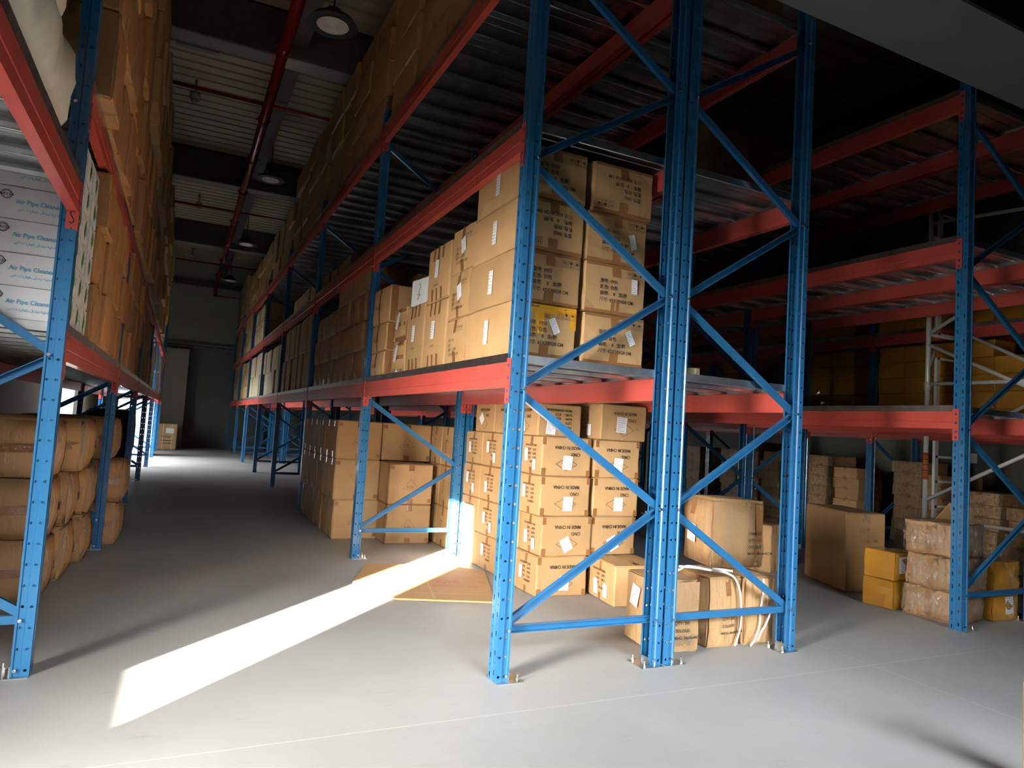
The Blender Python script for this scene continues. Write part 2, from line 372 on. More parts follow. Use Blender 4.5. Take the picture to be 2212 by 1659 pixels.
for i, (x, y, z) in enumerate(((.99, 6.52, 4.95), (1.07, 12.5, 5.30), (1.05, 16.9, 5.12), (1.0, 21.8, 5.10))):
    t = bpy.data.objects.new('high_bay_lamp', None); COL.objects.link(t); t.location = (x, y, z)
    tag(t, names[i] + ' round black high bay lamp hanging from the roof above the aisle', 'lamp', 'high bay lamps above the aisle')
    b = MB(); b.tube((0, 0, .0), (0, 0, .05), .235, 28, r1=.20); b.tube((0, 0, .05), (0, 0, .15), .11, 20, r1=.07)
    for kk in range(10):
        th = kk*math.pi/5; b.tube((.10*math.cos(th), .10*math.sin(th), .05), (.06*math.cos(th), .06*math.sin(th), .16), .008, 5)
    ob('lamp_housing', b.mesh('lamp_housing', m_dark), t)
    b = MB()
    rs = [.15, .138, .126, .114, .102, .09, .078, .066, .054, .042, .03, .001]
    for kk in range(len(rs)-1):
        zz0 = -.004 - (.006 if kk % 2 else 0); zz1 = -.004 - (0 if kk % 2 else .006)
        for a in range(32):
            t0_, t1_ = 2*math.pi*a/32, 2*math.pi*(a+1)/32
            b.quad([(rs[kk]*math.cos(t0_), rs[kk]*math.sin(t0_), zz0), (rs[kk]*math.cos(t1_), rs[kk]*math.sin(t1_), zz0), (rs[kk+1]*math.cos(t1_), rs[kk+1]*math.sin(t1_), zz1), (rs[kk+1]*math.cos(t0_), rs[kk+1]*math.sin(t0_), zz1)])
    ob('lamp_lens', b.mesh('lamp_lens', m_lens, True), t)
    b = MB(); b.tube((0, 0, .15), (0, 0, ZR-z-.005), .009, 6)
    ob('hanging_rod', b.mesh('hanging_rod', m_dark), t)
# small roof fittings
b = MB(); b.box(-.28, .28, -.06, .06, -.05, 0); b.box(-.26, .26, -.045, .045, -.075, -.05)
o = ob('strip_light', b.mesh('strip_light', m_flange), None, (-.20, 10.15, ZR), .0)
tag(o, 'small grey strip light fixed under the nearer beige roof sheets', 'lamp')
b = MB(); b.box(-.28, .28, -.05, .05, -.06, 0)
o = ob('strip_light', b.mesh('strip_light', m_white), None, (-.05, 15.9, ZR))
tag(o, 'small pale strip light fixed under the farther roof sheets', 'lamp')
for i, (x, y) in enumerate(((-.2, 11.3), (-.02, 17.3), (-.08, 23.2))):
    b = MB(); b.tube((0, 0, -.22), (0, 0, 0), .02, 8); b.tube((0, 0, -.30), (0, 0, -.20), .075, 14); b.tube((0, 0, -.34), (0, 0, -.30), .045, 12)
    o = ob('smoke_detector', b.mesh('smoke_detector', m_flange, True), None, (x, y, ZR))
    tag(o, ('nearest', 'middle', 'farthest')[i] + ' small round detector hanging from the roof sheets', 'detector')

# ------------------------------------------------------------------ rack parts
MC = {}
PH, PW, PD, FD = 4.16, .085, .072, 1.0
def post_mesh(s):
    key = ('post', s)
    if key in MC: return MC[key]
    near = [(.072, .013), (.072, .001), (.065, .001), (.061, .007), (.038, .007), (.033, .0), (.0, .0)]
    web = [(0, .035), (.005, .039), (.005, .046), (0, .050)]
    far = [(x, PW-y) for x, y in reversed(near)]
    pr = near + web + far
    us = [-x for x, y in near] + [y for x, y in web] + [PW+x for x, y in far]
    me = bpy.data.meshes.new('upright_post')
    vs = [(s*x, y, 0) for x, y in pr] + [(s*x, y, PH) for x, y in pr]
    n = len(pr); fs = [(i, i+1, n+i+1, n+i) for i in range(n-1)]
    if s < 0: fs = [tuple(reversed(f)) for f in fs]
    me.from_pydata(vs, [], fs); me.materials.append(m_post)
    uvl = me.uv_layers.new(name='UVMap')
    for poly in me.polygons:
        for li in poly.loop_indices:
            vi = me.loops[li].vertex_index; uvl.data[li].uv = (us[vi % n], (vi // n)*PH)
    MC[key] = me; return me
def brace_mesh(x0, z0, x1, z1, flat):
    """channel brace in the frame plane"""
    key = ('brace', round(x0, 3), round(z0, 3), round(x1, 3), round(z1, 3), flat)
    if key in MC: return MC[key]
    d = Vector((x1-x0, 0, z1-z0)); L = d.length; d.normalize(); n = Vector((-d.z, 0, d.x)); yv = Vector((0, 1, 0))
    W, T, th = .019, .013, .003
    sg = -1 if flat else 1
    pr = [(-W, sg*-T+0), (W, sg*-T), (W, sg*T), (W-.004, sg*T), (W-.004, sg*(-T+th)), (-W+.004, sg*(-T+th)), (-W+.004, sg*T), (-W, sg*T)]
    if not flat: pr = [(a, -c) for a, c in pr]; pr = [(a, c) for a, c in pr]
    # flat: web of the channel on the camera side; otherwise the open side
    pr = [(-W, -T), (W, -T), (W, T), (W-.004, T), (W-.004, -T+th), (-W+.004, -T+th), (-W+.004, T), (-W, T)]
    if not flat: pr = [(a, -c) for a, c in pr]
    b = MB(); k = len(b.v); nn = len(pr); P0 = Vector((x0, PW/2, z0)); P1 = Vector((x1, PW/2, z1))
    for P in (P0, P1):
        for a, c in pr: b.v.append(tuple(P + n*a + yv*c))
    for i in range(nn):
        j = (i+1) % nn; b.f.append((i, j, nn+j, nn+i)); b.m.append(0)
    b.f.append(tuple(range(nn))); b.m.append(0); b.f.append(tuple(range(nn, 2*nn))); b.m.append(0)
    me = b.mesh('brace', m_blue); MC[key] = me; return me
def bolt_mesh():
    if 'bolt' in MC: return MC['bolt']
    b = MB(); b.tube((0, -.012, 0), (0, .002, 0), .0085, 6); b.tube((0, -.018, 0), (0, -.01, 0), .0045, 8)
    b.tube((0, -.002, 0), (0, PW+.004, 0), .0045, 6); b.tube((0, PW-.002, 0), (0, PW+.010, 0), .008, 6)
    MC['bolt'] = b.mesh('bolt', m_zinc); return MC['bolt']
def foot_mesh(s):
    k = ('foot', s)
    if k in MC: return MC[k]
    b = MB(); b.box(min(0, s*.14)-.0, max(0, s*.14), -.03, PW+.03, 0, .004)
    b.box(min(s*.072, s*.080), max(s*.072, s*.080), .008, PW-.008, .004, .045)
    MC[k] = b.mesh('base_plate', m_galv); return MC[k]
def anchor_mesh():
    if 'anch' in MC: return MC['anch']
    b = MB(); b.tube((0, 0, 0), (0, 0, .014), .011, 6); b.tube((0, 0, .01), (0, 0, .034), .005, 8)
    MC['anch'] = b.mesh('anchor_bolt', m_zinc); return MC['anch']
def solid(o, th=.0022):
    md = o.modifiers.new('thickness', 'SOLIDIFY'); md.thickness = th; md.offset = 0
def frame(X, Y, s, label, detail=2, group=None, mat=None):
    t = bpy.data.objects.new('upright_frame', None); COL.objects.link(t); t.location = (X, Y, 0)
    tag(t, label, 'rack frame', group or 'blue upright rack frames')
    for k in range(2):
        sx = s if k == 0 else -s
        o = ob('upright_post', post_mesh(sx), t, (0 if k == 0 else s*FD, 0, 0)); solid(o)
        f = ob('base_plate', foot_mesh(sx), t, (0 if k == 0 else s*FD, 0, 0))
        if detail >= 1:
            for dx, dy in ((.115, -.012), (.115, PW+.012)): ob('anchor_bolt', anchor_mesh(), f, (sx*dx, dy, .004))
    xi, xo = .055, FD-.055
    zs = [.25 + .6*i for i in range(7)]
    nodes = [(xi if i % 2 == 0 else xo, z) for i, z in enumerate(zs)]
    seg = [((xi, .245), (xo, .245))]
    for i in range(6):
        z0, z1 = zs[i]+.018, zs[i+1]-.018
        seg.append(((nodes[i][0], z0), (nodes[i+1][0], z1)))
    for i, (a, c) in enumerate(seg):
        flat = (i % 2 == 0 and i > 0) if s > 0 else (i == 0 or i % 2 == 1)
        if s > 0 and X < 0: flat = i % 2 == 0
        ob('brace', brace_mesh(s*a[0], a[1], s*c[0], c[1], flat), t)
    if detail >= 1:
        for i, (x, z) in enumerate(nodes): ob('bolt', bolt_mesh(), t, (s*x, 0, z))
        ob('bolt', bolt_mesh(), t, (s*xo, 0, .245))
        ob('bolt', bolt_mesh(), t, (s*.055, 0, .03)); ob('bolt', bolt_mesh(), t, (s*(FD-.055), 0, .03))
    return t
BH = .13
def beam_mesh(L, s):
    k = ('beam', round(L, 3), s)
    if k in MC: return MC[k]
    pr = [(0, 0), (0, -.070), (.003, -.074), (.003, -.080), (0, -.084), (0, -BH), (.046, -BH), (.046, -.004), (.042, 0)]
    b = MB(); b.prism([(s*x, z) for x, z in pr], 'y', 0, L); MC[k] = b.mesh('beam', m_red); return MC[k]
def conn_mesh(s, e):
    k = ('conn', s, e)
    if k in MC: return MC[k]
    b = MB()          # e=+1 at the beam's far end: plate lies over the next post (+y), wraps its near flange
    y0, y1 = (0, .044) if e > 0 else (-.044, 0)
    b.box(min(-s*.004, 0), max(-s*.004, 0), y0, y1, -.215, .018)
    b.box(min(-s*.004, s*.046), max(-s*.004, s*.046), -.0036 if e > 0 else 0, 0 if e > 0 else .0036, -.215, .018)
    yc = (y0+y1)/2
    for z in (-.02, -.085, -.15, -.195):
        b.box(min(-s*.0052, -s*.004), max(-s*.0052, -s*.004), yc-.007, yc+.007, z-.008, z+.008, 1)
    MC[k] = b.mesh('end_connector', [m_red, m_slot]); return MC[k]
def ribbon(pts, wd, plane='xz'):
    b = MB()
    for i in range(len(pts)-1):
        a, c = Vector(pts[i]), Vector(pts[i+1]); d = (c-a).normalized(); n = Vector((-d.y, d.x))*wd/2
        b.quad([(a.x-n.x, 0, a.y-n.y), (c.x-n.x, 0, c.y-n.y), (c.x+n.x, 0, c.y+n.y), (a.x+n.x, 0, a.y+n.y)])
    return b
def mark_mesh(s):
    k = ('mark', s)
    if k in MC: return MC[k]
    pts = [(.010, .055), (.020, .062), (.030, .052), (.026, .040), (.016, .026), (.012, .012), (.022, .002), (.032, .008)]
    b = ribbon([(s*x if s > 0 else -.046+(.046-x), z) for x, z in pts], .005)
    b.box(s*.021-.003, s*.021+.003, -.0004, 0, -.024, -.018)
    MC[k] = b.mesh('handwritten_mark', m_scrib); return MC[k]
def pin_mesh():
    if 'pin' in MC: return MC['pin']
    b = MB(); b.tube((-.003, 0, 0), (.004, 0, 0), .006, 8); MC['pin'] = b.mesh('safety_pin', m_zinc); return MC['pin']
def beam(X, Y, L, z, s, label, detail=2):
    """beam whose face plane is X (web plane), starting at y=Y (after the post), body going s"""
    t = bpy.data.objects.new('rack_crossbar', None); COL.objects.link(t); t.location = (X, Y, z)
    tag(t, label, 'rack crossbar', 'red rack crossbars'); t['kind'] = 'thing'
    ob('beam_profile', beam_mesh(L-.009, s), t, (0, .0045, 0))
    for e, y in ((-1, 0), (1, L)):
        c = ob('end_connector', conn_mesh(s, e), t, (0, y, 0))
        if detail >= 1 and e > 0:
            ob('handwritten_mark', mark_mesh(s), c, (0, -.0042, -.19)); 
            ob('safety_pin', pin_mesh(), c, (-s*.006, .02, -.165), label='bright metal pin', rz=0 if s > 0 else math.pi)
    return t
def panel_mesh(D, wd):
    k = ('panel', round(D, 3), round(wd, 4))
    if k in MC: return MC[k]
    h, th = .045, .0022
    def P(pp): return pp
    b = MB()
    pr = [(0, h-.0), (0, 0), (.012, 0), (.012, .004), (.004, .004), (.004, h-.004)]
    # top skin with two shallow ribs
    top = [(.004, h-.004), (wd*.47, h-.004), (wd*.48, h-.009), (wd*.52, h-.009), (wd*.53, h-.004), (wd-.005, h-.004),
           (wd-.005, .003), (wd-.016, .003), (wd-.026, .018), (wd-.028, .018), (wd-.020, .001), (wd-.017, 0), (wd-.004, 0), (wd-.001, .003), (wd-.001, h), (0, h), (0, .003), (.003, 0), (.018, 0), (.021, .001), (.029, .018), (.027, .018), (.018, .003), (.004, .003)]
    b.prism(top, 'x', .002, D-.002)
    # folded ends
    b.box(.0005, .002, 0, wd-.001, 0, h); b.box(D-.002, D-.0005, 0, wd-.001, 0, h)
    MC[k] = b.mesh('deck_panel', m_galv); return MC[k]
def deck(X, Y, L, z, s, label, split=True):
    n = 10; wd = L/n
    x0 = X if s > 0 else X-FD
    if split:
        t = bpy.data.objects.new('shelf_deck', None); COL.objects.link(t); t.location = (x0, Y, z+.0005)
        for i in range(n): ob('deck_panel', panel_mesh(FD, wd), t, (0, i*wd, R.uniform(0, .0012)))
    else:
        k = ('deck', round(L, 3))
        if k not in MC:
            src = panel_mesh(FD, wd); b = MB()
            for i in range(n):
                kk = len(b.v); b.v += [(v.co.x, v.co.y+i*wd, v.co.z) for v in src.vertices]
                for pl in src.polygons: b.f.append(tuple(kk+q for q in pl.vertices)); b.m.append(0)
            MC[k] = b.mesh('shelf_deck', m_galv)
        t = ob('shelf_deck', MC[k], None, (x0, Y, z+.0005))
    tag(t, label, 'shelf', 'galvanised steel shelf decks')
    return t
DT = .046   # deck thickness
PITCH = 3.133
def row(nm, X, s, Y0, ks, levels, skip=lambda lv, k: False, near=2, nframes=None, pitch=PITCH):
    """levels: beam top heights; ks: bay indices"""
    fr = sorted(set(list(ks)+[ks[-1]+1])) if nframes is None else nframes
    for k in fr:
        frame(X, Y0+k*pitch, s, 'blue perforated steel upright frame, %s of the %s from the camera' % (ORD[k-fr[0]], nm), 2 if k-fr[0] < near+2 else 0)
    for k in ks:
        for li, z in enumerate(levels):
            if skip(li, k): continue
            y = Y0+k*pitch+PW; L = pitch-PW
            for side in (0, 1):
                xx = X if side == 0 else X+s*FD; ss = s if side == 0 else -s
                beam(xx, y, L, z, ss, 'red %s crossbar of the %s, %s shelf, %s bay' % (('front', 'rear')[side], nm, ('lowest', 'middle', 'top')[li], ORD[k-fr[0]]), 2 if k-fr[0] < near+1 else 0)
            deck(X, y, L, z, s, 'galvanised ribbed deck of the %s, %s shelf, %s bay' % (nm, ('lowest', 'middle', 'top')[li], ORD[k-fr[0]]), k-fr[0] < near)
LV = (1.588, 2.832, 3.975)
LVC = (1.583, 2.869, 4.013)
XA, XB, XC, XD, XE, XLR = 1.497, 3.517, 5.166, 7.185, 8.35, -.51
YA, YL = 3.126, 3.78
row('middle rack', XA, 1, YA, range(0, 7), LV)
row('middle rack far half', XB, -1, YA, range(0, 7), LV, near=1, skip=lambda l, k: (l == 1 and k >= 1) or (l == 2 and k >= 3))
row('right rack', XC, 1, YA, range(0, 6), LVC, near=1, skip=lambda l, k: l >= 1 and k >= 3)
row('right rack far half', XD, -1, YA, range(0, 4), LVC, near=0)
row('wall rack', XE, 1, YA, range(0, 4), (1.583, 2.80, 4.013), near=0, skip=lambda l, k: l > 1)
LVL = (1.56, 2.76, 3.98)
row('left rack', XLR, -1, YL, range(0, 6), LVL, near=2, skip=lambda l, k: l == 2 and k == 0)
# the bay of the left rack towards the camera carries one lower shelf only
frame(XLR, YL-PITCH, -1, 'blue upright frame of the left rack standing beside the camera', 1)
for side in (0, 1):
    beam(XLR-side*FD, YL-PITCH+PW, PITCH-PW, 2.26, (-1, 1)[side], 'red %s crossbar of the left rack above the camera, under white sacks' % ('front', 'rear')[side])
deck(XLR, YL-PITCH+PW, PITCH-PW, 2.26, -1, 'galvanised ribbed deck of the left rack above the camera, under white sacks')

# ------------------------------------------------------------------ cartons
def bulge_f(u, v): return (1-u*u)*(1-v*v)
def carton_mesh(d, mat, bulge=.006, noise=.002, seed=0, rnd=.006, n=7, open_top=False):
    key = ('carton', tuple(round(x, 3) for x in d), mat.name, bulge, seed)
    if key in MC: return MC[key]
    rr = random.Random(seed*31+int(d[0]*1000))
    e = .05
    inner = [-1+e+(2-2*e)*i/(n-3) for i in range(n-2)]
    ts = [-1]+inner+[1]
    bm = bmesh.new(); vm = {}
    def disp(p):
        x, y, z = p
        h = Vector((d[0]/2, d[1]/2, d[2]/2))
        q = Vector((x*h.x, y*h.y, z*h.z))
        cnt = sum(1 for c in p if abs(c) > .999)
        if cnt >= 2:
            for i in range(3):
                if abs(p[i]) > .999: q[i] -= math.copysign(rnd*(.9 if cnt == 2 else 1.3), p[i])
        b_ = bulge
        if abs(x) > .999: q.x += math.copysign(b_*bulge_f(y, z), x)
        if abs(y) > .999: q.y += math.copysign(b_*bulge_f(x, z), y)
        if abs(z) > .999 and z > 0: q.z += b_*.3*bulge_f(x, y)
        if noise:
            nx = Vector((rr.uniform(-1, 1), rr.uniform(-1, 1), rr.uniform(-.4, .4) if abs(z) < .999 else 0))*noise
            if z < -.999: nx.z = 0
            q += nx
        q.z += h.z
        return q
    def V(p):
        k = tuple(round(c, 4) for c in p)
        if k not in vm: vm[k] = bm.verts.new(disp(p))
        return vm[k]
    for ax in range(3):
        for sg in (-1, 1):
            for i in range(n-1):
                for j in range(n-1):
                    pts = []
                    for a, c in ((i, j), (i+1, j), (i+1, j+1), (i, j+1)):
                        p = [0, 0, 0]; p[ax] = sg; p[(ax+1) % 3] = ts[a]; p[(ax+2) % 3] = ts[c]; pts.append(V(p))
                    if sg < 0: pts.reverse()
                    bm.faces.new(pts)
    me = bpy.data.meshes.new('carton'); bm.to_mesh(me); bm.free(); me.materials.append(mat)
    for p in me.polygons: p.use_smooth = bulge > .02
    MC[key] = me; return me
_fc = {}
def textmesh(s, size):
    """returns (verts2d, faces) centred at left baseline"""
    k = (s, size)
    if k in _fc: return _fc[k]
    c = bpy.data.curves.new('t', 'FONT'); c.body = s; c.size = size; c.resolution_u = 2; c.offset = size*.018
    o = bpy.data.objects.new('t', c); COL.objects.link(o)
    m = bpy.data.meshes.new_from_object(o)
    r = ([(v.co.x, v.co.y) for v in m.vertices], [tuple(p.vertices) for p in m.polygons])
    bpy.data.objects.remove(o); bpy.data.curves.remove(c); bpy.data.meshes.remove(m)
    _fc[k] = r; return r
def E_text(s, x, y, size, sx=1, bold=0): 
    vs, fs = textmesh(s, size); return ([(x+a*sx, y+b_) for a, b_ in vs], fs)
def E_line(pts, wd, closed=False):
    vs, fs = [], []
    pp = list(pts)+([pts[0]] if closed else [])
    for i in range(len(pp)-1):
        a, c = Vector(pp[i]), Vector(pp[i+1]); dd = (c-a)
        nseg = max(1, int(dd.length/.06)); d = dd.normalized(); n = Vector((-d.y, d.x))*wd/2
        for q in range(nseg):
            s0, s1 = a+dd*(q/nseg), a+dd*((q+1)/nseg)
            k = len(vs); vs += [tuple(s0-n), tuple(s1-n), tuple(s1+n), tuple(s0+n)]; fs.append((k, k+1, k+2, k+3))
    return vs, fs
def E_poly(pts): return (list(pts), [tuple(range(len(pts)))])
def E_rect(x0, y0, x1, y1, wd=.002): return E_line([(x0, y0), (x1, y0), (x1, y1), (x0, y1)], wd, True)
def handling_marks(x, y, s):
    el = []
    for i in range(3):
        X0 = x+i*s*1.25; el.append(E_rect(X0, y, X0+s, y+s*1.15, s*.05))
        cx = X0+s/2
        if i == 0:
            for dx in (-.18, .18):
                el.append(E_line([(cx+dx*s, y+.15*s), (cx+dx*s, y+.75*s)], s*.07)); el.append(E_poly([(cx+(dx-.14)*s, y+.7*s), (cx+(dx+.14)*s, y+.7*s), (cx+dx*s, y+1.02*s)]))
        elif i == 1:
            el.append(E_poly([(cx-.3*s, y+1.0*s), (cx-.24*s, y+.68*s), (cx, y+.52*s), (cx+.24*s, y+.68*s), (cx+.3*s, y+1.0*s)])); el.append(E_line([(cx, y+.15*s), (cx, y+.55*s)], s*.07)); el.append(E_line([(cx-.18*s, y+.14*s), (cx+.18*s, y+.14*s)], s*.07))
        else:
            el.append(E_poly([(cx-.36*s, y+.62*s), (cx+.36*s, y+.62*s), (cx+.24*s, y+.88*s), (cx, y+1.0*s), (cx-.24*s, y+.88*s)])); el.append(E_line([(cx, y+.62*s), (cx, y+.22*s), (cx-.1*s, y+.16*s)], s*.06))
    return el
def face_map(d, face, bulge, off):
    hx, hy, hz = d[0]/2, d[1]/2, d[2]/2
    def f(a, c):      # a: horizontal from face centre (viewer's right), c: vertical from face centre
        if face == '-y':
            return (a, -hy-off-bulge*bulge_f(max(-1, min(1, a/hx)), max(-1, min(1, c/hz))), hz+c)
        if face == '-x':
            return (-hx-off-bulge*bulge_f(max(-1, min(1, a/hy)), max(-1, min(1, c/hz))), -a, hz+c)
        if face == '+x':
            return (hx+off+bulge*bulge_f(max(-1, min(1, a/hy)), max(-1, min(1, c/hz))), a, hz+c)
        if face == '+z': return (a, c, 2*hz+off)
    return f
def print_mesh(key, d, face, els, mat, bulge=.006, off=.0035, flip=False):
    k = ('print', key, tuple(round(x, 3) for x in d), face, flip, bulge)
    if k in MC: return MC[k]
    f = face_map(d, face, bulge, off); vs, fs = [], []
    sg = -1 if flip else 1
    for v, q in els:
        n = len(vs); vs += [f(sg*a, sg*c) for a, c in v]; fs += [tuple(n+i for i in t) for t in q]
    me = bpy.data.meshes.new('print'); me.from_pydata(vs, [], fs); me.materials.append(mat); MC[k] = me; return me
def label_mesh(key, d, face, x, y, w_, h_, ang=0, bulge=.006, mats=None, off=.0055, bars=True):
    k = ('label', key, tuple(round(q, 3) for q in d), face, x, y, ang)
    if k in MC: return MC[k]
    f = face_map(d, face, bulge, off); f2 = face_map(d, face, bulge, off+.0008)
    ca, sa = math.cos(ang), math.sin(ang); R_ = lambda a, c: (x+a*ca-c*sa, y+a*sa+c*ca)
    b = MB(); b.quad([f(*R_(-w_/2, -h_/2)), f(*R_(w_/2, -h_/2)), f(*R_(w_/2, h_/2)), f(*R_(-w_/2, h_/2))])
    rr = random.Random(str(key))
    if bars:
        n = 7
        for i in range(n):
            yy = h_/2 - h_*(i+.8)/(n+.6); x0, x1 = -w_*.4, w_*rr.uniform(-.05, .4)
            if rr.random() < .35:
                b.quad([f2(*R_(w_*.1, yy)), f2(*R_(w_*.36, yy)), f2(*R_(w_*.36, yy+h_*.035)), f2(*R_(w_*.1, yy+h_*.035))], 1); x1 = -w_*.1
            b.quad([f2(*R_(x0, yy)), f2(*R_(x1, yy)), f2(*R_(x1, yy+h_*.03)), f2(*R_(x0, yy+h_*.03))], 1)
    me = bpy.data.meshes.new('label'); me.from_pydata(b.v, [], b.f)
    for m in (mats or [m_paper, m_greyink]): me.materials.append(m)
    for p, mi in zip(me.polygons, b.m): p.material_index = mi
    MC[k] = me; return me
def tape_mesh(d, spec, mat=m_tape, bulge=.006):
    """spec: list of (face, x0,y0,x1,y1)"""
    k = ('tape', tuple(round(q, 3) for q in d), tuple(spec), mat.name)
    if k in MC: return MC[k]
    out_ = []
    for face, x0, y0, x1, y1 in spec:
        b = MB(); f = face_map(d, face, bulge, .0026)
        nx, ny = max(1, int(abs(x1-x0)/.07)), max(1, int(abs(y1-y0)/.07))
        for i in range(nx):
            for j in range(ny):
                X0, X1 = x0+(x1-x0)*i/nx, x0+(x1-x0)*(i+1)/nx; Y0, Y1 = y0+(y1-y0)*j/ny, y0+(y1-y0)*(j+1)/ny
                b.quad([f(X0, Y0), f(X1, Y0), f(X1, Y1), f(X0, Y1)])
        me = bpy.data.meshes.new('tape'); me.from_pydata(b.v, [], b.f); me.materials.append(mat); out_.append(me)
    MC[k] = out_; return out_
FARV, FARF, FARM = [], [], []
FMATS = [m_card, m_cardd, m_pale, m_orng]
def far_carton(d, loc, mat, rz=0, bulge=.004, noise=.003, seed=0):
    """one more carton of the distant mass"""
    me = carton_mesh(d, mat, bulge, noise, seed); k = len(FARV)
    FARV.extend((v.co.x+loc[0], v.co.y+loc[1], v.co.z+loc[2]) for v in me.vertices)
    for pl in me.polygons: FARF.append(tuple(k+q for q in pl.vertices)); FARM.append(FMATS.index(mat) if mat in FMATS else 0)
def carton(d, loc, label, mat=None, rz=0, bulge=.006, noise=.002, seed=None, group=None, name='carton', cat='carton', parts=(), rnd=.006, tilt=None, far=False):
    if far: return far_carton(d, loc, mat or m_card, bulge=bulge, noise=noise)
    seed = R.randrange(3) if seed is None else seed
    o = ob(name, carton_mesh(d, mat or m_card, bulge, noise, seed, rnd), None, loc, rz)
    if tilt: o.rotation_euler = (tilt[0], tilt[1], rz)
    tag(o, label, cat, group)
    for nm, me in parts:
        for m1 in (me if isinstance(me, list) else [me]): ob(nm, m1, o)
    return o
exec_parts = {}
ZD = lambda z: z + DT + .0025     # top of a deck whose beam top is z
def layer_word(i, n): return 'bottom' if i == 0 else ('top' if i == n-1 else ORD[i])
def bx(x0, x1, y0, y1, z0, z1, label, **kw):
    return carton((x1-x0-.004, y1-y0-.006, z1-z0-.003), ((x0+x1)/2, (y0+y1)/2, z0), label, **kw)

# ---- the block of cartons printed MADE IN CHINA, on the floor of the middle rack
ed = [4.64, 5.0, 5.39, 5.83, 6.24]
def mic_parts(d, front, side, lab=0, col=0):
    P_ = []
    if front:
        els = [E_text('MADE IN CHINA', -.118, -.083, .036, .86), E_text('C/NO:', -.118, -.032, .036, .86),
               E_line([(-.095, .056), (0, .004), (.095, .056), (0, .108)], .0028, True)]
        P_.append(('printed_text', print_mesh('mic', d, '-y', els, m_ink, flip=True)))
        lx = [(.0, -.045, 0), (.015, -.055, .04), (-.005, -.05, -.05), (-.012, -.06, .55), (.01, -.052, .03)][lab]
        P_.append(('shipping_label', label_mesh('micl', d, '-y', lx[0]+.006, lx[1], .085, .108, lx[2]-.06)))
        P_.append(('packing_tape', tape_mesh(d, (('-y', -d[0]/2+.004, d[2]/2-.06, -d[0]/2+.035, d[2]/2-.004), ('-y', d[0]/2-.035, d[2]/2-.055, d[0]/2-.004, d[2]/2-.004), ('-y', -d[0]/2+.004, -d[2]/2+.004, -d[0]/2+.04, -d[2]/2+.06), ('-y', d[0]/2-.04, -d[2]/2+.004, d[0]/2-.004, -d[2]/2+.05)))))
    if side:
        x0 = -.085
        els = [E_text('ITEM NO:', x0, .045, .024), E_text('QTY:     PCS', x0, .013, .024), E_text('N.W.:    KGS', x0, -.019, .024), E_text('G.W.:    KGS', x0, -.051, .024), E_text('MEAS.:45X43X30CM', x0, -.083, .021)]
        P_.append(('printed_text', print_mesh('mics', d, '-x', els, m_inkb, flip=True)))
        P_.append(('packing_tape', tape_mesh(d, (('-x', -.018, d[2]/2-.07, .018, d[2]/2-.004), ('-x', -.018, -d[2]/2+.004, .018, -d[2]/2+.055)))))
        P_.append(('shipping_label', label_mesh('micsl%d' % (col % 3), d, '-x', (-.075, -.06, -.08)[col % 3], (.0, -.03, .02)[col % 3], .06, .098, .04)))
        if col % 2: P_.append(('shipping_label', label_mesh('micsm', d, '-x', .065, -.07, .052, .085, .03)))
    return P_
G_MIC = 'cartons printed made in china under the middle rack'
rowsn = ['front', 'second', 'third', 'rear']
jit = [(0, 0), (.016, -.004), (-.012, .0), (-.006, .004)]
for L_ in range(4):
    z0 = L_*.3025
    for j in range(4):
        dx, dy = (R.uniform(-.008, .012), 0) if j else (jit[L_][0], 0)
        y0, y1 = ed[j], ed[j+1]; d = (.445-.004, y1-y0-.006, .3025-.003)
        if j == 0: y0 += .02*(L_ % 2)-.03*(L_ == 1)-.0; d = (d[0], y1-y0-.006, d[2])
        carton(d, ((2.512+2.957)/2+dx, (y0+y1)/2, z0), 'brown made in china carton, left column, %s row, %s layer' % (rowsn[j], layer_word(L_, 5)),
               group=G_MIC, rz=R.uniform(-.006, .006), parts=mic_parts(d, j == 0, True, (4, 3, 1, 0)[L_], j+L_))
    d = (.425, .35, .2995)
    if L_ > 0:
        carton(d, (3.195+R.uniform(-.008, .008), 4.83, z0), 'brown made in china carton, right column, front row, %s layer' % layer_word(L_, 5), group=G_MIC,
           rz=R.uniform(-.01, .01), parts=mic_parts(d, True, False, (4, 3, 1, 0)[L_]))
    else:
        carton(d, (3.195, 5.12, z0), 'brown made in china carton at the bottom behind the low floor carton', group=G_MIC, parts=mic_parts(d, True, False, 2))
# fifth layer, turned
z0 = 4*.3025
def long_side(d):
    els = [E_text('MADE IN CHINA', -.11, -.082, .033, .86), E_text('C/NO:', -.11, -.032, .033, .86), E_line([(-.085, .055), (0, .004), (.085, .055), (0, .106)], .0028, True)]
    e2 = [E_text('ITEM NO:', -.10, .04, .028), E_text('QTY:     PCS', -.10, .008, .028), E_text('N.W.:    KGS', -.10, -.024, .028), E_text('G.W.:    KGS', -.10, -.056, .028), E_text('MEAS.:45X43X30CM', -.10, -.088, .026)]
    return [('printed_text', print_mesh('mict', d, '-x', els, m_ink, flip=True)), ('printed_text', print_mesh('mict2', d, '-y', e2, m_ink, flip=True)),
            ('shipping_label', label_mesh('mictl', d, '-x', -.02, -.05, .07, .10, .1)), ('shipping_label', label_mesh('mictl2', d, '-y', -.08, -.05, .085, .12, -.08))]
d = (.385, .43, .25)
carton(d, (2.66, 4.90, z0), 'brown carton turned sideways, top layer at the front left corner', parts=long_side(d), group=G_MIC, rz=.02)
d = (.37, .43, .255)
carton(d, (2.70, 5.36, z0), 'brown carton turned sideways on the top layer, second from the front', parts=long_side(d)[:1], group=G_MIC)
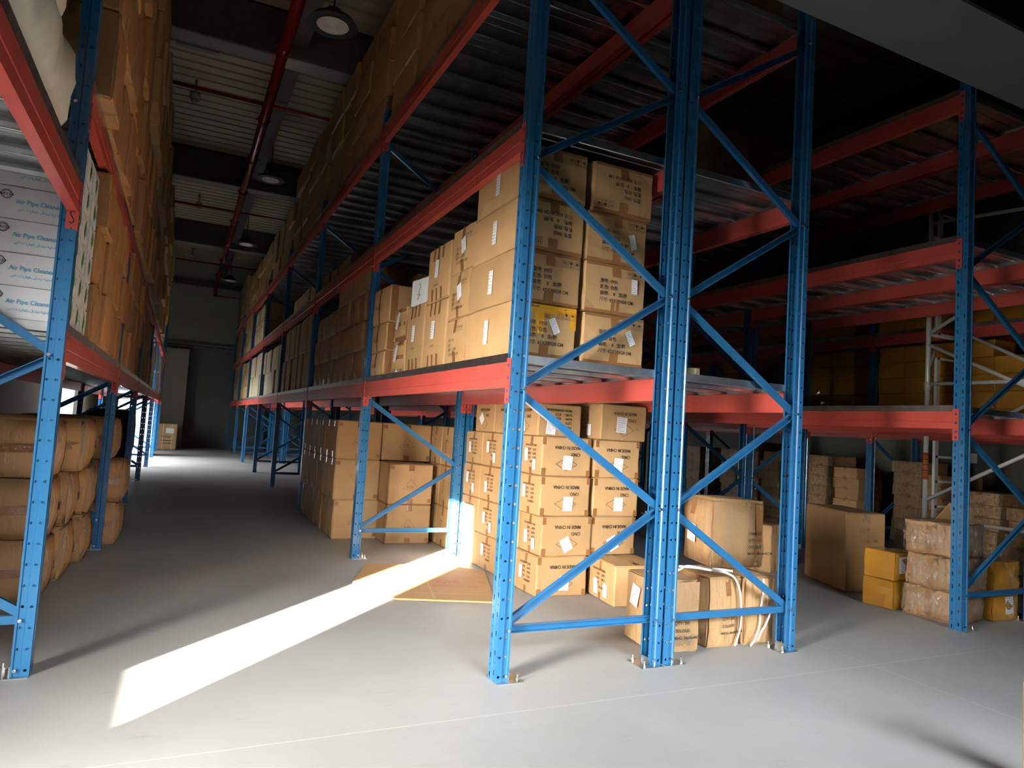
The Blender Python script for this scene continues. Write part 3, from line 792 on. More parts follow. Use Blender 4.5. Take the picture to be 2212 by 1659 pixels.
carton(d, (2.705, 5.82, z0), 'brown carton turned sideways on the top layer, third from the front', parts=long_side(d)[:1]+[('shipping_label', label_mesh('dia', d, '-x', -.05, -.01, .09, .09, .7, bars=False))], group=G_MIC)
d = (.60, .40, .275)
els = [E_text('MADE IN CHINA', -.118, -.083, .036, .86), E_text('C/NO:', -.118, -.032, .036, .86), E_line([(-.095, .056), (0, .004), (.095, .056), (0, .108)], .0028, True)]
carton((.455, .46, .285), (3.205, 4.85, z0), 'brown carton with loose tape at the top right of the made in china block', group=G_MIC, rz=.05,
       parts=[('printed_text', print_mesh('mic', (.455, .46, .285), '-y', els, m_ink, flip=True)), ('shipping_label', label_mesh('toplab', (.455, .46, .285), '-y', -.03, -.02, .10, .125, -.05)), ('shipping_label', label_mesh('toplab2', (.455, .46, .285), '-x', .08, -.07, .06, .09, -.05)),
              ('packing_tape', tape_mesh((.455, .46, .285), (('-y', -.03, -.14, .0, -.06), ('-y', .12, -.05, .22, -.035)), m_wrap)),
              ('printed_text', print_mesh('mics', (.455, .46, .285), '-x', [E_text('ITEM NO:', -.08, .045, .024), E_text('QTY:     PCS', -.08, .013, .024), E_text('N.W.:    KGS', -.08, -.019, .024), E_text('G.W.:    KGS', -.08, -.051, .024)], m_inkb, flip=True))])
# low carton on the floor in front of the block
d = (.41, .47, .295)
els = [E_text('ITEM NO:', -.09, .045, .026), E_text('QTY:     PCS', -.09, .013, .026), E_text('N.W.:    KGS', -.09, -.019, .026), E_text('G.W.:    KGS', -.09, -.051, .026), E_text('MEAS.:45X43X30CM', -.09, -.083, .024)]
carton(d, (3.19, 4.47, 0), 'low brown carton on the floor in front of the made in china block', rz=-.13,
       parts=[('printed_text', print_mesh('low', d, '-x', els, m_inkb, flip=True)), ('shipping_label', label_mesh('lowl', d, '-x', -.06, -.055, .075, .11, .05)), ('shipping_label', label_mesh('lowl2', d, '-x', .10, -.06, .065, .10, .05)), ('packing_tape', tape_mesh(d, (('-x', -.018, .07, .018, .14), ('-x', -.018, -.14, .018, -.09), ('+z', -.02, -.2, .02, .2)), bulge=.002))])

# ---- K.H.D. cartons behind, second bay
def khd_parts(d, flip=False):
    els = [E_line([(-.085, -.05), (.085, -.05), (0, .055)], .0022, True), E_text('K.H.D.', -.042, -.035, .026)]
    return [('printed_mark', print_mesh('khd', d, '-y', els, m_inkb, flip=flip)),
            ('packing_tape', tape_mesh(d, (('-y', -.03, d[2]/2-.07, .03, d[2]/2-.004), ('-y', -.03, -d[2]/2+.004, .03, -d[2]/2+.06), ('-y', -d[0]/2+.006, d[2]/2-.06, -d[0]/2+.05, d[2]/2-.02), ('-y', d[0]/2-.05, -d[2]/2+.02, d[0]/2-.006, -d[2]/2+.06))))]
G_K = 'tan cartons printed with a triangle mark'
zs = [0, .405, .83, 1.235]
cols = [7.30, 7.60, 7.95, 8.30, 8.68, 9.03, 9.37]
for L_ in range(3):
    for j in range(6):
        d = (.475, cols[j+1]-cols[j]-.006, zs[L_+1]-zs[L_]-.003)
        pp = khd_parts(d, L_ == 1) if j == 0 else []
        x = 1.735+R.uniform(-.006, .006)+(.02 if L_ == 0 else 0)
        els = [E_text('ITEM NO QTY', -.12, 0.02, .02), E_text('G.W. N.W.', -.12, -.01, .02), E_text('MEAS', -.12, -.04, .02)]
        pp.append(('packing_tape', tape_mesh(d, (('-x', -.02, d[2]/2-.07, .02, d[2]/2-.004), ('-x', -.02, -d[2]/2+.004, .02, -d[2]/2+.07)), m_ytape if 0 else m_tape)))
        carton(d, (x, (cols[j]+cols[j+1])/2, zs[L_]), 'tan carton in the %s layer of the aisle side stack, %s from the front' % (layer_word(L_, 3), ORD[j]), group=G_K, parts=pp)
d = (.55, .50, .40)
carton(d, (2.26, 7.56, .832), 'wide tan carton with triangle mark, top layer between the two posts', group=G_K, parts=khd_parts(d))
for L_ in range(2):
    d = (.475, .50, .402 if L_ == 0 else .415)
    carton(d, (2.222, 7.205, (0, .4045)[L_]), 'tan carton with triangle mark standing forward, %s of the middle column' % ('bottom', 'upper')[L_], group=G_K, parts=khd_parts(d))
for L_ in range(3):
    for j in range(2):
        d = (.40, .345, zs[L_+1]-zs[L_]-.003)
        els = [E_text('ITEM NO', -.05, .05, .02), E_text('QTY', -.05, .02, .02), E_text('G.W.', -.05, -.01, .02), E_text('N.W.', -.05, -.04, .02), E_text('MEAS', -.05, -.07, .02)]
        carton(d, (2.74, 6.80+j*.352, zs[L_]), 'tan carton against the made in china block, %s layer, %s one' % (layer_word(L_, 3), ('front', 'rear')[j]), group=G_K,
               parts=[('printed_text', print_mesh('khs', d, '-x', els, m_inkb)), ('packing_tape', tape_mesh(d, (('-x', -.018, d[2]/2-.09, .018, d[2]/2-.004), ('-x', -.018, -d[2]/2+.004, .018, -d[2]/2+.07))))])

# ---- first shelf of the middle rack
Z1 = ZD(1.588)
def cn_parts(d, flip=False, tag_=0, ytape=False):
    x0 = -.11
    els = [E_text('型号: 0955', x0, .03, .026), E_text('颜色: 白色', x0, -.005, .026), E_text('装率:    8   支/箱', x0, -.04, .026), E_text('尺寸: 65X38X28 CM', x0, -.075, .026)]
    P_ = [('printed_text', print_mesh('cn%d' % tag_, d, '-y', els, m_ink, flip=flip, bulge=.014)), ('handling_marks', print_mesh('hm', d, '-y', handling_marks(.07, .075, .032), m_ink, flip=flip, bulge=.014))]
    P_.append(('packing_tape', tape_mesh(d, (('-y', -.03, d[2]/2-.075, .025, d[2]/2-.004), ('-y', -.03, -d[2]/2+.004, .025, -d[2]/2+.07), ('-y', -d[0]/2+.01, -d[2]/2+.004, d[0]/2-.01, -d[2]/2+.02), ('-y', -d[0]/2+.01, d[2]/2-.02, d[0]/2-.01, d[2]/2-.004)), bulge=.014)))
    if ytape: P_.append(('yellow_tape', tape_mesh(d, (('-y', -.07, -.02, -.01, d[2]/2-.004), ('-y', -.19, d[2]/2-.05, .19, d[2]/2-.003), ('-y', .15, .02, .19, d[2]/2-.003)), m_ytape, bulge=.0155)))
    P_.append(('shipping_label', label_mesh('cns', d, '-x', .02, .0, .055, .135, -.03, bulge=.014)))
    if tag_: P_.append(('barcode_tag', label_mesh('cnt%d' % tag_, d, '-y', (.0, .05, .10, .12, .10)[tag_], (.0, .03, .0, .03, .02)[tag_], .042, .085, (0, .45, .3, 0, .5)[tag_], bulge=.016)))
    return P_
spec = {0: [(0, 1, True), (0, 0, False), (1, 0, False), (0, 0, False)], 1: [(0, 4, False), (0, 3, False), (0, 2, False), (1, 0, False)]}
offs = {0: [-.01, 0, .006, .012], 1: [0, -.004, -.012, .018]}
for c in (0, 1):
    for L_ in range(4):
        fl, tg, yt = spec[c][L_]
        d = ((.39, .415)[c], .67, .286)
        carton(d, ((1.738, 2.172)[c]+offs[c][L_], 3.60+R.uniform(-.01, .01), Z1+L_*.289), 'brown carton with Chinese print, %s stack by the end frame, %s layer' % (('left', 'right')[c], layer_word(L_, 4)),
               mat=m_card, bulge=.014, noise=.003, rz=R.uniform(-.015, .015), group='cartons with Chinese print on the lowest shelf', parts=cn_parts(d, bool(fl), tg, yt))
d = (.095, .2, .13)
carton(d, (2.434, 3.60, Z1), 'small plain carton beside the right Chinese print stack on the lowest shelf')
# next stacks along the shelf edge (towards the far end)
def side_print(d, marks=True, lab=True, k=''):
    P_ = []
    e = [E_text('型号  0955', -.10, .0, .024), E_text('颜色', -.10, -.03, .024), E_text('装率   8  支/箱', -.10, -.06, .024), E_text('尺寸:65X38X28 CM', -.10, -.09, .022)]
    if marks: P_.append(('handling_marks', print_mesh('hms', d, '-x', handling_marks(.03, .06, .03), m_inkb, bulge=.01)))
    P_.append(('printed_text', print_mesh('sp'+k, d, '-x', e, m_inkb, bulge=.01)))
    P_.append(('packing_tape', tape_mesh(d, (('-x', -.02, d[2]/2-.09, .02, d[2]/2-.004), ('-x', -.02, -d[2]/2+.004, .02, -d[2]/2+.08)), bulge=.01)))
    if lab: P_.append(('shipping_label', label_mesh('spl'+k, d, '-x', .03, .02, .07, .10, .3, bulge=.01)))
    return P_
zc = Z1
for i, h in enumerate((.292, .305, .30)):
    d = (.40, .375, h-.003)
    carton(d, (1.745+(.0, .004, .012)[i], 4.125, zc), 'brown carton of the second stack along the shelf edge, %s layer' % layer_word(i, 3), bulge=.01, noise=.004,
           parts=side_print(d, True, i != 0, 's%d' % i), rz=.02*(i-1)); zc += h
def tape_ticks(d, k):
    sp = []
    for x in (-.11, -.02, .07):
        sp += [('-x', x, d[2]/2-.10, x+.03, d[2]/2-.004), ('-x', x, -d[2]/2+.004, x+.03, -d[2]/2+.09)]
    e = [E_text('OTY', -.04, .02, .02), E_text('N.W.', -.04, -.0, .02), E_text('G.W.', -.04, -.02, .02), E_text('FRAGILE', -.05, -.09, .022)]
    return [('packing_tape', tape_mesh(d, tuple(sp), bulge=.008)), ('printed_text', print_mesh('tt'+k, d, '-x', e, m_inkb, bulge=.008)), ('shipping_label', label_mesh('ttl'+k, d, '-x', -.01, .03, .07, .125, -.05, bulge=.008))]
zc = Z1
for i, h in enumerate((.468, .395)):
    d = (.42, .45, h-.003)
    carton(d, (1.755, 4.55, zc), 'tall taped carton of the third stack along the shelf edge, %s one' % ('lower', 'upper')[i], bulge=.008, parts=tape_ticks(d, str(i))); zc += h
d = (.42, .40, .50)
carton(d, (1.755, 5.0, Z1), 'single tall taped carton carrying the white box on the lowest shelf', bulge=.008, parts=tape_ticks(d, 'x'))
d = (.17, .30, .20)
e = [E_line([(-.03, -.06), (.01, -.03), (-.01, .0), (.02, .03), (.0, .065)], .006), E_line([(-.03, -.02), (.03, -.03)], .004)]
o = carton(d, (1.64, 5.0, Z1+.502), 'small open white box with black emblem on a tall carton', mat=m_white, rz=.12, bulge=.001, noise=.001,
           parts=[('printed_emblem', print_mesh('wb', d, '-x', e, m_ink, bulge=.001)), ('printed_text', print_mesh('wbt', d, '-y', [E_text('HOOK', -.04, -.02, .022)], m_greyink, bulge=.001))])
b = MB(); b.box(-.085, .085, -.15, -.147, .2, .29); ob('box_flap', b.mesh('flap', m_white), o)
zc = Z1
for i, h in enumerate((.262, .270)):
    d = (.40, .33, h-.003)
    sp = (('-x', -.15, -.02, .15, .01), ('-x', -.16, -d[2]/2+.004, .16, -d[2]/2+.03), ('-x', -.14, d[2]/2-.04, .14, d[2]/2-.004))
    carton(d, (1.745, 5.40, zc), 'crumpled taped carton with torn side, %s of two beside the thick carton' % ('lower', 'upper')[i], bulge=.016, noise=.009, seed=5+i,
           parts=[('packing_tape', tape_mesh(d, sp, bulge=.018)), ('shipping_label', label_mesh('cr%d' % i, d, '-x', -.02, .03, .08, .14, -.25, bulge=.024))]); zc += h
zc = Z1
for i, h in enumerate((.205, .245, .325)):
    d = (.62, .48, h-.003)
    carton(d, (1.82, 5.93, zc), 'wide carton of the stack before the second post, %s layer' % layer_word(i, 3), mat=m_card, bulge=.012, noise=.003,
           parts=[('packing_tape', tape_mesh(d, (('-y', -.30, -d[2]/2+.01, -.24, d[2]/2-.01), ('-x', -.04, -d[2]/2+.004, .0, d[2]/2-.004)), bulge=.012)), ('printed_text', print_mesh('wd', d, '-x', [E_text('FRAGILE', -.15, -.03, .05)], m_inkb, bulge=.012))], rz=.03*(i-1)); zc += h
d = (.46, .75, 1.08)
carton(d, (2.215, 6.85, Z1), 'large plain carton at the back of the lowest shelf behind the second post', bulge=.01)
# second bay: four layers of wrapped cartons
G = 'taped brown cartons stacked in the second bay of the lowest shelf'
for i in range(9):
    n = 4 if i < 5 else 3
    for L_ in range(n):
        y = 6.42+i*.322
        if i == 0 and L_ == 3: continue
        carton((.40, .316, .288), (1.745+R.uniform(-.012, .012)+(.02 if i == 0 else 0), y+.16, Z1+L_*.291), 'taped brown carton in the second bay, %s column, %s layer, lowest shelf' % (ORD[i], layer_word(L_, 4)),
               mat=m_cardd, bulge=.014, noise=.005, group=G, parts=[('clear_tape', tape_mesh((.40, .316, .288), (('-x', -.14, .115, .14, .142), ('-x', .03, .0, .05, .06)), m_wrap, bulge=.016))] if i < 6 else [])
# following bays: upright flat cartons
def flat_bay(y0, n, w_, layers, h, nm, z=Z1, mat=m_pale, x=1.73, dx=.38, labelled=False, group=None, jx=.02, far=False):
    for i in range(n):
        for L_ in range(layers):
            d = (dx, w_-.006, h-.003)
            pp = [('shipping_label', label_mesh('fl', d, '-x', 0, .03, min(.14, w_*.5), .2, 0, bulge=.003))] if labelled else []
            carton(d, (x+R.uniform(-jx, jx), y0+(i+.5)*w_, z+L_*h), '%s, %s column, %s layer' % (nm, ORD[i], layer_word(L_, layers) if layers > 1 else 'single'), mat=mat, bulge=.003, group=group or nm, parts=pp, far=far)
flat_bay(9.72, 9, .30, 2, .52, 'upright flat carton in the third bay of the lowest shelf', mat=m_cardt)
flat_bay(12.85, 7, .38, 2, .45, 'pale upright carton in the fourth bay of the lowest shelf')
flat_bay(15.95, 5, .52, 2, .49, 'pale thin carton in the fifth bay of the lowest shelf', far=True)
flat_bay(19.0, 5, .50, 3, .33, 'brown carton in the sixth bay of the lowest shelf', mat=m_cardt, far=True)
flat_bay(22.2, 5, .50, 3, .36, 'printed brown carton in the last bay of the lowest shelf', mat=m_cardt, far=True)
Z2 = ZD(2.832)
flat_bay(9.8, 5, .5, 2, .36, 'dark carton at the back of the middle shelf, third bay', z=Z2, x=2.2, mat=m_cardt, far=True)
flat_bay(12.8, 5, .5, 2, .40, 'dark carton at the back of the middle shelf, fourth bay', z=Z2, x=2.2, mat=m_cardt, far=True)
flat_bay(15.9, 6, .45, 2, .42, 'labelled pale carton on the middle shelf, fifth bay', z=Z2, labelled=True, mat=m_card)
flat_bay(19.0, 5, .5, 3, .34, 'brown carton on the middle shelf, sixth bay', z=Z2, mat=m_cardt, far=True)
flat_bay(22.1, 5, .5, 3, .34, 'brown carton on the middle shelf, last bay', z=Z2, mat=m_cardt, far=True)
Z3 = ZD(3.975)
for k in range(7):
    n = 4 if k else 4
    ly = (4, 4, 4, 3, 3, 3, 4)[k]
    y0 = YA+k*PITCH+.13; wd = .735
    for i in range(n):
        for L_ in range(ly):
            carton((.50, wd-.008-R.uniform(0, .03), .342), (1.79+R.uniform(-.045, .03), y0+(i+.5)*wd, Z3+L_*.345), 'brown carton on the top shelf of the middle rack, %s bay, %s column, %s layer' % (ORD[k], ORD[i], layer_word(L_, ly)),
                   mat=m_cardt, bulge=.008, noise=.004, group='brown cartons along the top shelf of the middle rack', parts=[('clear_tape', tape_mesh((.50, .70, .342), (('-x', -.30, .142, .2, .158),), m_wrap, bulge=.010))] if (i+L_) % 3 == 0 else [], far=k >= 4)

# ---- things under the far half of the middle rack: bales, straps
def bale(d, loc, rz, label, mat=None, bulge=.03, noise=.008, seed=1, parts=(), wrap=False):
    o = carton(d, loc, label, mat=mat or m_bale, rz=rz, bulge=bulge, noise=noise, seed=seed, rnd=.018, name='bale', cat='bale', parts=parts)
    if wrap:
        me = carton_mesh((d[0]+.012, d[1]+.012, d[2]), m_wrap, bulge+.008, noise, seed+10, .016); ob('stretch_wrap', me, o, (0, 0, .002))
    return o
def bale_text(d, x=-.06, y=-.02, s=.028, k='', bulge=.02):
    e = [E_text('ITEM.NO:', x, y, s), E_text('QTY: 100', x, y-.043, s), E_text('COLOUR:', x, y-.086, s), E_text('MEAS. 34x34x45CM', x, y-.129, s*.9)]
    return ('printed_text', print_mesh('bt'+k, d, '-y', e, m_ink, bulge=bulge, off=.010))
d = (.30, .34, .415)
bale(d, (2.755, 3.46, 0), -.12, 'soft brown bale just behind the twin posts, left of three', bulge=.02, noise=.006, parts=[bale_text(d, -.03, .0, .026, 'a'), ('shipping_label', label_mesh('bl', d, '-x', -.02, .08, .10, .12, -.15, bulge=.025, off=.010)),
     ('clear_tape', tape_mesh(d, (('-y', -.12, -.17, .12, -.10),), m_wrap, bulge=.03))])
d = (.262, .36, .42)
bale(d, (3.105, 3.48, 0), .03, 'brown strapped bale, middle of three between the posts, with torn hole', bulge=.02, noise=.006, seed=2, parts=[bale_text(d, -.04, .0, .024, 'b'), ('packing_tape', tape_mesh(d, (('-y', -.01, .10, .03, .20),), bulge=.024))])
b = MB(); b.quad([(3.155, 3.262, .20), (3.185, 3.262, .215), (3.18, 3.262, .165), (3.16, 3.262, .155), (3.135, 3.262, .145)])
d = (.245, .34, .415)
bale(d, (3.385, 3.46, 0), .0, 'brown bale next to the far post, right of three, tied with white strap', bulge=.018, noise=.006, seed=3)
d = (.38, .38, .44)
bale(d, (3.44, 3.70, .425), -.22, 'big bulging brown bale standing on top of the strapped bales', bulge=.03, noise=.008, seed=4,
     parts=[bale_text(d, .06, .0, .026, 'c', .03), ('shipping_label', label_mesh('bl2', d, '-x', -.02, -.02, .12, .12, -.1, bulge=.032, off=.010)), ('packing_tape', tape_mesh(d, (('-x', -.07, .10, .0, .21), ('-y', .12, -.2, .17, .2)), bulge=.033))])
def strap(name, pts, label, wd=.013, parent=None):
    """flat plastic band through 3D points (smoothed)"""
    P_ = [Vector(p) for p in pts]; Q = []
    for i in range(len(P_)-1):
        p0 = P_[max(i-1, 0)]; p1 = P_[i]; p2 = P_[i+1]; p3 = P_[min(i+2, len(P_)-1)]
        for t in range(8):
            t /= 8; Q.append(.5*((2*p1)+(p2-p0)*t+(2*p0-5*p1+4*p2-p3)*t*t+(3*p1-p0-3*p2+p3)*t**3))
    Q.append(P_[-1]); b = MB(); side = Vector((.8, -.1, .3)).normalized()
    for i in range(len(Q)-1):
        dd = (Q[i+1]-Q[i]).normalized(); s_ = dd.cross(Vector((0, -1, 0.15)));
        if s_.length < .1: s_ = side
        s_ = s_.normalized()*wd/2
        b.quad([tuple(Q[i]-s_), tuple(Q[i+1]-s_), tuple(Q[i+1]+s_), tuple(Q[i]+s_)])
    me = b.mesh(name, m_strap); bm = bmesh.new(); bm.from_mesh(me); bmesh.ops.remove_doubles(bm, verts=bm.verts, dist=.004); bm.to_mesh(me); bm.free()
    o = ob(name, me, parent); md = o.modifiers.new('t', 'SOLIDIFY'); md.thickness = .0015
    if not parent: tag(o, label, 'strap')
    return o
strap('plastic_strap', [(2.99, 3.60, .43), (3.05, 3.42, .447), (3.13, 3.30, .44), (3.175, 3.262, .38), (3.20, 3.255, .25), (3.205, 3.262, .12), (3.175, 3.27, .01)], 'white plastic strap bent over the middle strapped bale')
strap('plastic_strap', [(2.66, 3.36, .435), (2.74, 3.30, .475), (2.86, 3.36, .482), (3.0, 3.32, .462), (3.10, 3.40, .452), (3.22, 3.36, .44)], 'white plastic strap looping loosely over the left bale top')
strap('plastic_strap', [(3.38, 3.26, .41), (3.385, 3.262, .33), (3.36, 3.255, .22), (3.35, 3.25, .12), (3.31, 3.255, .03), (3.28, 3.25, .008)], 'white plastic strap hanging down the front of the right bale')
strap('plastic_strap', [(3.28, 3.262, .22), (3.34, 3.25, .205), (3.42, 3.245, .215), (3.44, 3.245, .22), (3.40, 3.243, .14), (3.36, 3.242, .09), (3.33, 3.24, .04)], 'white plastic strap tied across the lower right bale')
strap('plastic_strap', [(3.56, 3.33, .28), (3.66, 3.36, .30), (3.72, 3.38, .22), (3.75, 3.40, .13), (3.72, 3.38, .115), (3.62, 3.36, .17), (3.55, 3.34, .19)], 'white plastic strap loop sticking out past the far corner post')

# tape rolls on the lowest shelf, far half
for i, (x, y) in enumerate(((2.705, 3.33), (2.79, 3.315), (2.74, 3.46))):
    b = MB(); n = 32; Ro, Ri, h = .042, .032, .045
    for a in range(n):
        t0_, t1_ = 2*math.pi*a/n, 2*math.pi*(a+1)/n
        c0, s0, c1, s1 = math.cos(t0_), math.sin(t0_), math.cos(t1_), math.sin(t1_)
        b.quad([(Ro*c0, Ro*s0, 0), (Ro*c1, Ro*s1, 0), (Ro*c1, Ro*s1, h), (Ro*c0, Ro*s0, h)]); b.quad([(Ri*c1, Ri*s1, 0), (Ri*c0, Ri*s0, 0), (Ri*c0, Ri*s0, h), (Ri*c1, Ri*s1, h)], 1)
        b.quad([(Ro*c0, Ro*s0, h), (Ro*c1, Ro*s1, h), (Ri*c1, Ri*s1, h), (Ri*c0, Ri*s0, h)])
        b.quad([(Ro*c0, Ro*s0, 0), (Ro*c1, Ro*s1, 0), (Ri*c1, Ri*s1, 0), (Ri*c0, Ri*s0, 0)])
    o = ob('tape_roll', b.mesh('tape_roll', [m_tan, m_card]), None, (x, y, Z1))
    tag(o, 'tan roll of packing tape on the shelf edge, %s' % ('left of the front pair', 'right of the front pair', 'behind the front pair'), 'tape')[0] if 0 else tag(o, 'tan roll of packing tape on the shelf, %s' % ('left of the front pair', 'right of the front pair', 'behind the front pair')[i], 'tape roll')
d = (.62, .6, .5)
e = [E_line([(-.05, -.10), (.02, -.10)], .03), E_poly([(.02, -.13), (.02, -.07), (.07, -.10)])]
carton(d, (3.12, 3.62, Z3), 'yellow brown carton with red arrow on the top shelf, far half', mat=m_orng, parts=[('printed_arrow', print_mesh('arr', d, '-y', e, m_inkr))])

# flattened carton on the floor
b = MB()
c4 = [(1.552, 5.95), (1.29, 5.30), (1.47, 4.76), (2.13, 4.53), (2.47, 5.50), (2.25, 5.80)]
n = len(c4)
for zz in (.004, .016): b.v += [(x, y, zz) for x, y in c4]
b.f.append(tuple(range(n, 2*n))); b.m.append(0); b.f.append(tuple(reversed(range(n)))); b.m.append(0)
for i in range(n): j = (i+1) % n; b.f.append((i, j, n+j, n+i)); b.m.append(0)
o = ob('flattened_carton', b.mesh('flattened_carton', m_card)); tag(o, 'flattened brown carton lying on the floor in the streak of sunlight', 'cardboard')
b = MB()
b.quad([(1.72, 4.66, .0175), (1.735, 4.655, .0175), (1.955, 5.62, .0175), (1.94, 5.63, .0175)])
b.quad([(1.52, 4.93, .0172), (2.2, 4.70, .0172), (2.205, 4.712, .0172), (1.525, 4.942, .0172)])
ob('fold_crease', b.mesh('crease', m_ply), o)
vs, fs = [], []
th = -.33
for s_, x, y, sz in (('THIS SIDE UP', 2.0, 5.22, .045), ('K.H.D.', 2.05, 5.12, .075), ('HANDLE WITH CARE', 1.97, 5.03, .04)):
    v, q = textmesh(s_, sz); k = len(vs); vs += [(x+(a-.15)*math.cos(th)-c*math.sin(th), y+(a-.15)*math.sin(th)+c*math.cos(th), .0176) for a, c in v]; fs += [tuple(k+i for i in t) for t in q]
me = bpy.data.meshes.new('pr'); me.from_pydata(vs, [], fs); me.materials.append(m_inkr); ob('printed_text', me, o)

# ---- right rack floor
d = (.36, .76, .70)
carton(d, (5.715, 4.56, 0), 'big plain brown carton standing under the right rack', rz=-.40, bulge=.01, parts=[('packing_tape', tape_mesh(d, (('-y', -.03, .27, .04, .345),), m_wrap)), ('label_pocket', label_mesh('pk', d, '-y', .02, .16, .17, .13, 0, mats=[m_cardt, m_cardt], bars=False))])
carton((.22, .30, .46), (5.40, 5.25, 0), 'narrow wrapped carton behind the big plain carton', mat=m_cardt, rz=.3, bulge=.01, noise=.006)
b3 = [((.40, .40, .23), (5.50, 3.47, 0), .12), ((.40, .38, .255), (5.50, 3.45, .232), .05), ((.40, .38, .25), (5.48, 3.46, .489), .08)]
for i, (d, l, r_) in enumerate(b3):
    o = bale(d, l, r_, 'brown bale wrapped in clear film behind the right corner post, %s of three' % ('bottom', 'middle', 'top')[i], mat=m_cardd, bulge=.018, noise=.012, seed=6+i, wrap=True)
    if i == 2:
        b = MB(); b.quad([(-.16, -.15, .25), (.10, -.17, .25), (.20, -.10, .37), (-.05, -.06, .40)]); b.quad([(-.05, -.06, .40), (.20, -.10, .37), (.26, .0, .25), (.1, .12, .25)])
        f = ob('box_flap', b.mesh('flap', m_card), o); f.modifiers.new('t', 'SOLIDIFY').thickness = .005
d = (.27, .26, .225)
yp = [('shipping_label', label_mesh('yl', d, '-y', -.02, .01, .15, .13, 0, bulge=.014)), ('printed_text', print_mesh('ylt', d, '-y', [E_text('MADE IN CHINA', -.085, -.045, .018), E_text('QTY  1800 PCS', -.085, -.02, .018)], m_ink, bulge=.014, off=.0085, flip=True))]
for i in range(2):
    bale(d, (5.36+.012*i, 3.845, .228*i), .12, 'yellow taped parcel left of the wrapped bales, %s one' % ('lower', 'upper')[i], mat=m_yel, bulge=.012, noise=.004, seed=12+i, parts=yp if i else ())
    bale((.30, .34, .225), (5.93+.02*i, 3.42, .228*i), -.05, 'yellow taped parcel right of the wrapped bales, %s one' % ('lower', 'upper')[i], mat=m_yel, bulge=.014, noise=.005, seed=14+i, parts=[('shipping_label', label_mesh('yr', (.30, .34, .225), '-y', .03, .01, .10, .13, .05, bulge=.016))] if i == 0 else ())
bale((.36, .40, .33), (6.30, 4.30, 0), .2, 'dark film wrapped bale lying behind the yellow parcels', mat=m_cardt, bulge=.03, noise=.01, seed=18, wrap=True)
# right rack, top shelf, second bay: printed cartons seen on their ends
ZC3 = ZD(4.013)
d = (.315, .42, .345)
e = [E_text('尺寸:', -.10, .08, .026), E_text('G.W.  KGS', -.10, .04, .026), E_text('N.W.  KGS', -.10, .0, .026), E_text('QTY  PCS', -.10, -.04, .026), E_text('MEAS 65X38X28', -.12, -.10, .024)]
for i in range(6):
    for L_ in range(3):
        x = (5.34, 5.66, 5.98, 6.36, 6.68, 7.0)[i]
        carton(d, (x, 6.62, ZC3+L_*.348), 'printed brown carton end on the right rack top shelf, %s column, %s layer' % (ORD[i], layer_word(L_, 3)), mat=m_cardt, group='printed cartons on the top shelf of the right rack',
               parts=[('printed_text', print_mesh('c3', d, '-y', e, m_inkb))])
# ---- wall rack: film wrapped cartons on the floor, yellow cartons above
G = 'flat film wrapped cartons stacked on the floor under the wall rack'
for i in range(17):
    y = 3.32+i*.455
    if any(-.24 < y+.2-(YA+k*PITCH+.04) < .27 for k in range(-1, 5)): continue
    n = (6, 7, 5, 6, 7, 8, 8, 7, 8, 6, 8, 9, 8, 7, 8, 8, 7)[i]
    for L_ in range(n):
        d = (.50, .38 if (i+L_) % 3 else .42, .142)
        o = carton(d, (8.68+R.uniform(-.05, .03), y+.2, .0+L_*.145), 'film wrapped brown carton under the wall rack, %s pile, %s layer' % (('thirteenth', 'fourteenth', 'fifteenth', 'sixteenth', 'seventeenth')[i-12] if i > 11 else ORD[i], layer_word(L_, n)), mat=m_cardt, bulge=.008, noise=.004, group=G, name='wrapped_carton')
        if (i*7+L_*3) % 3 != 1: ob('stretch_wrap', carton_mesh((d[0]+.008, d[1]+.008, d[2]+.001), m_wrap, .012, .006, 3), o)
G = 'yellow cartons on the shelves of the wall rack'
for lv, (z, n) in enumerate(((ZD(1.583), 5), (ZD(2.80), 2))):
    for i in range(17):
        y = 3.3+i*.37
        if any(abs(y+.18-(YA+k*PITCH+.04)) < .2 for k in range(0, 4)): continue
        if lv == 0 and i in (12, 13): continue
        m = n - (1 if i % 5 == 3 else 0)
        for L_ in range(m):
            d = (.42, .36, .20)
            carton(d, (8.64+R.uniform(-.02, .02), y+.18, z+L_*.203), 'yellow carton on the wall rack, %s shelf, %s column, %s layer' % (('lowest', 'middle')[lv], (ORD+['thirteenth', 'fourteenth', 'fifteenth', 'sixteenth', 'seventeenth'])[i], layer_word(L_, m)), mat=m_yel, group=G, name='yellow_carton')
# ---- scaffold tower in the aisle by the wall rack
t = bpy.data.objects.new('scaffold_tower', None); COL.objects.link(t); t.location = (7.57, 5.0, 0)
tag(t, 'tall aluminium scaffold tower with built-in ladder behind the right rack', 'scaffold')
for y in (0, -1.8):
    for x in (0, .70):
        b = MB(); b.tube((x, y, .05), (x, y, 4.6), .026, 14); b.tube((x, y, 1.98), (x, y, 2.08), .032, 14); ob('scaffold_pole', b.mesh('pole', m_alu, True), t)
        b = MB(); b.tube((x-.03, y, .05), (x+.03, y, .05), .05, 14); ob('castor', b.mesh('castor', m_dark, True), t)
    for z in (.35, 1.5, 2.62, 3.75):
        b = MB(); b.tube((0, y, z), (.70, y, z), .02, 10); ob('rung', b.mesh('rung', m_alu, True), t)
b = MB(); b.tube((0, 0, .98), (0, 0, 1.28), .0275, 14); 
for z in (1.0, 1.08, 1.14, 1.20, 1.25): b.tube((0, 0, z), (0, 0, z+.006), .0282, 14, 1)
ob('warning_sleeve', b.mesh('sleeve', [m_orange, m_dark], True), t, label='orange sleeve with black lines')
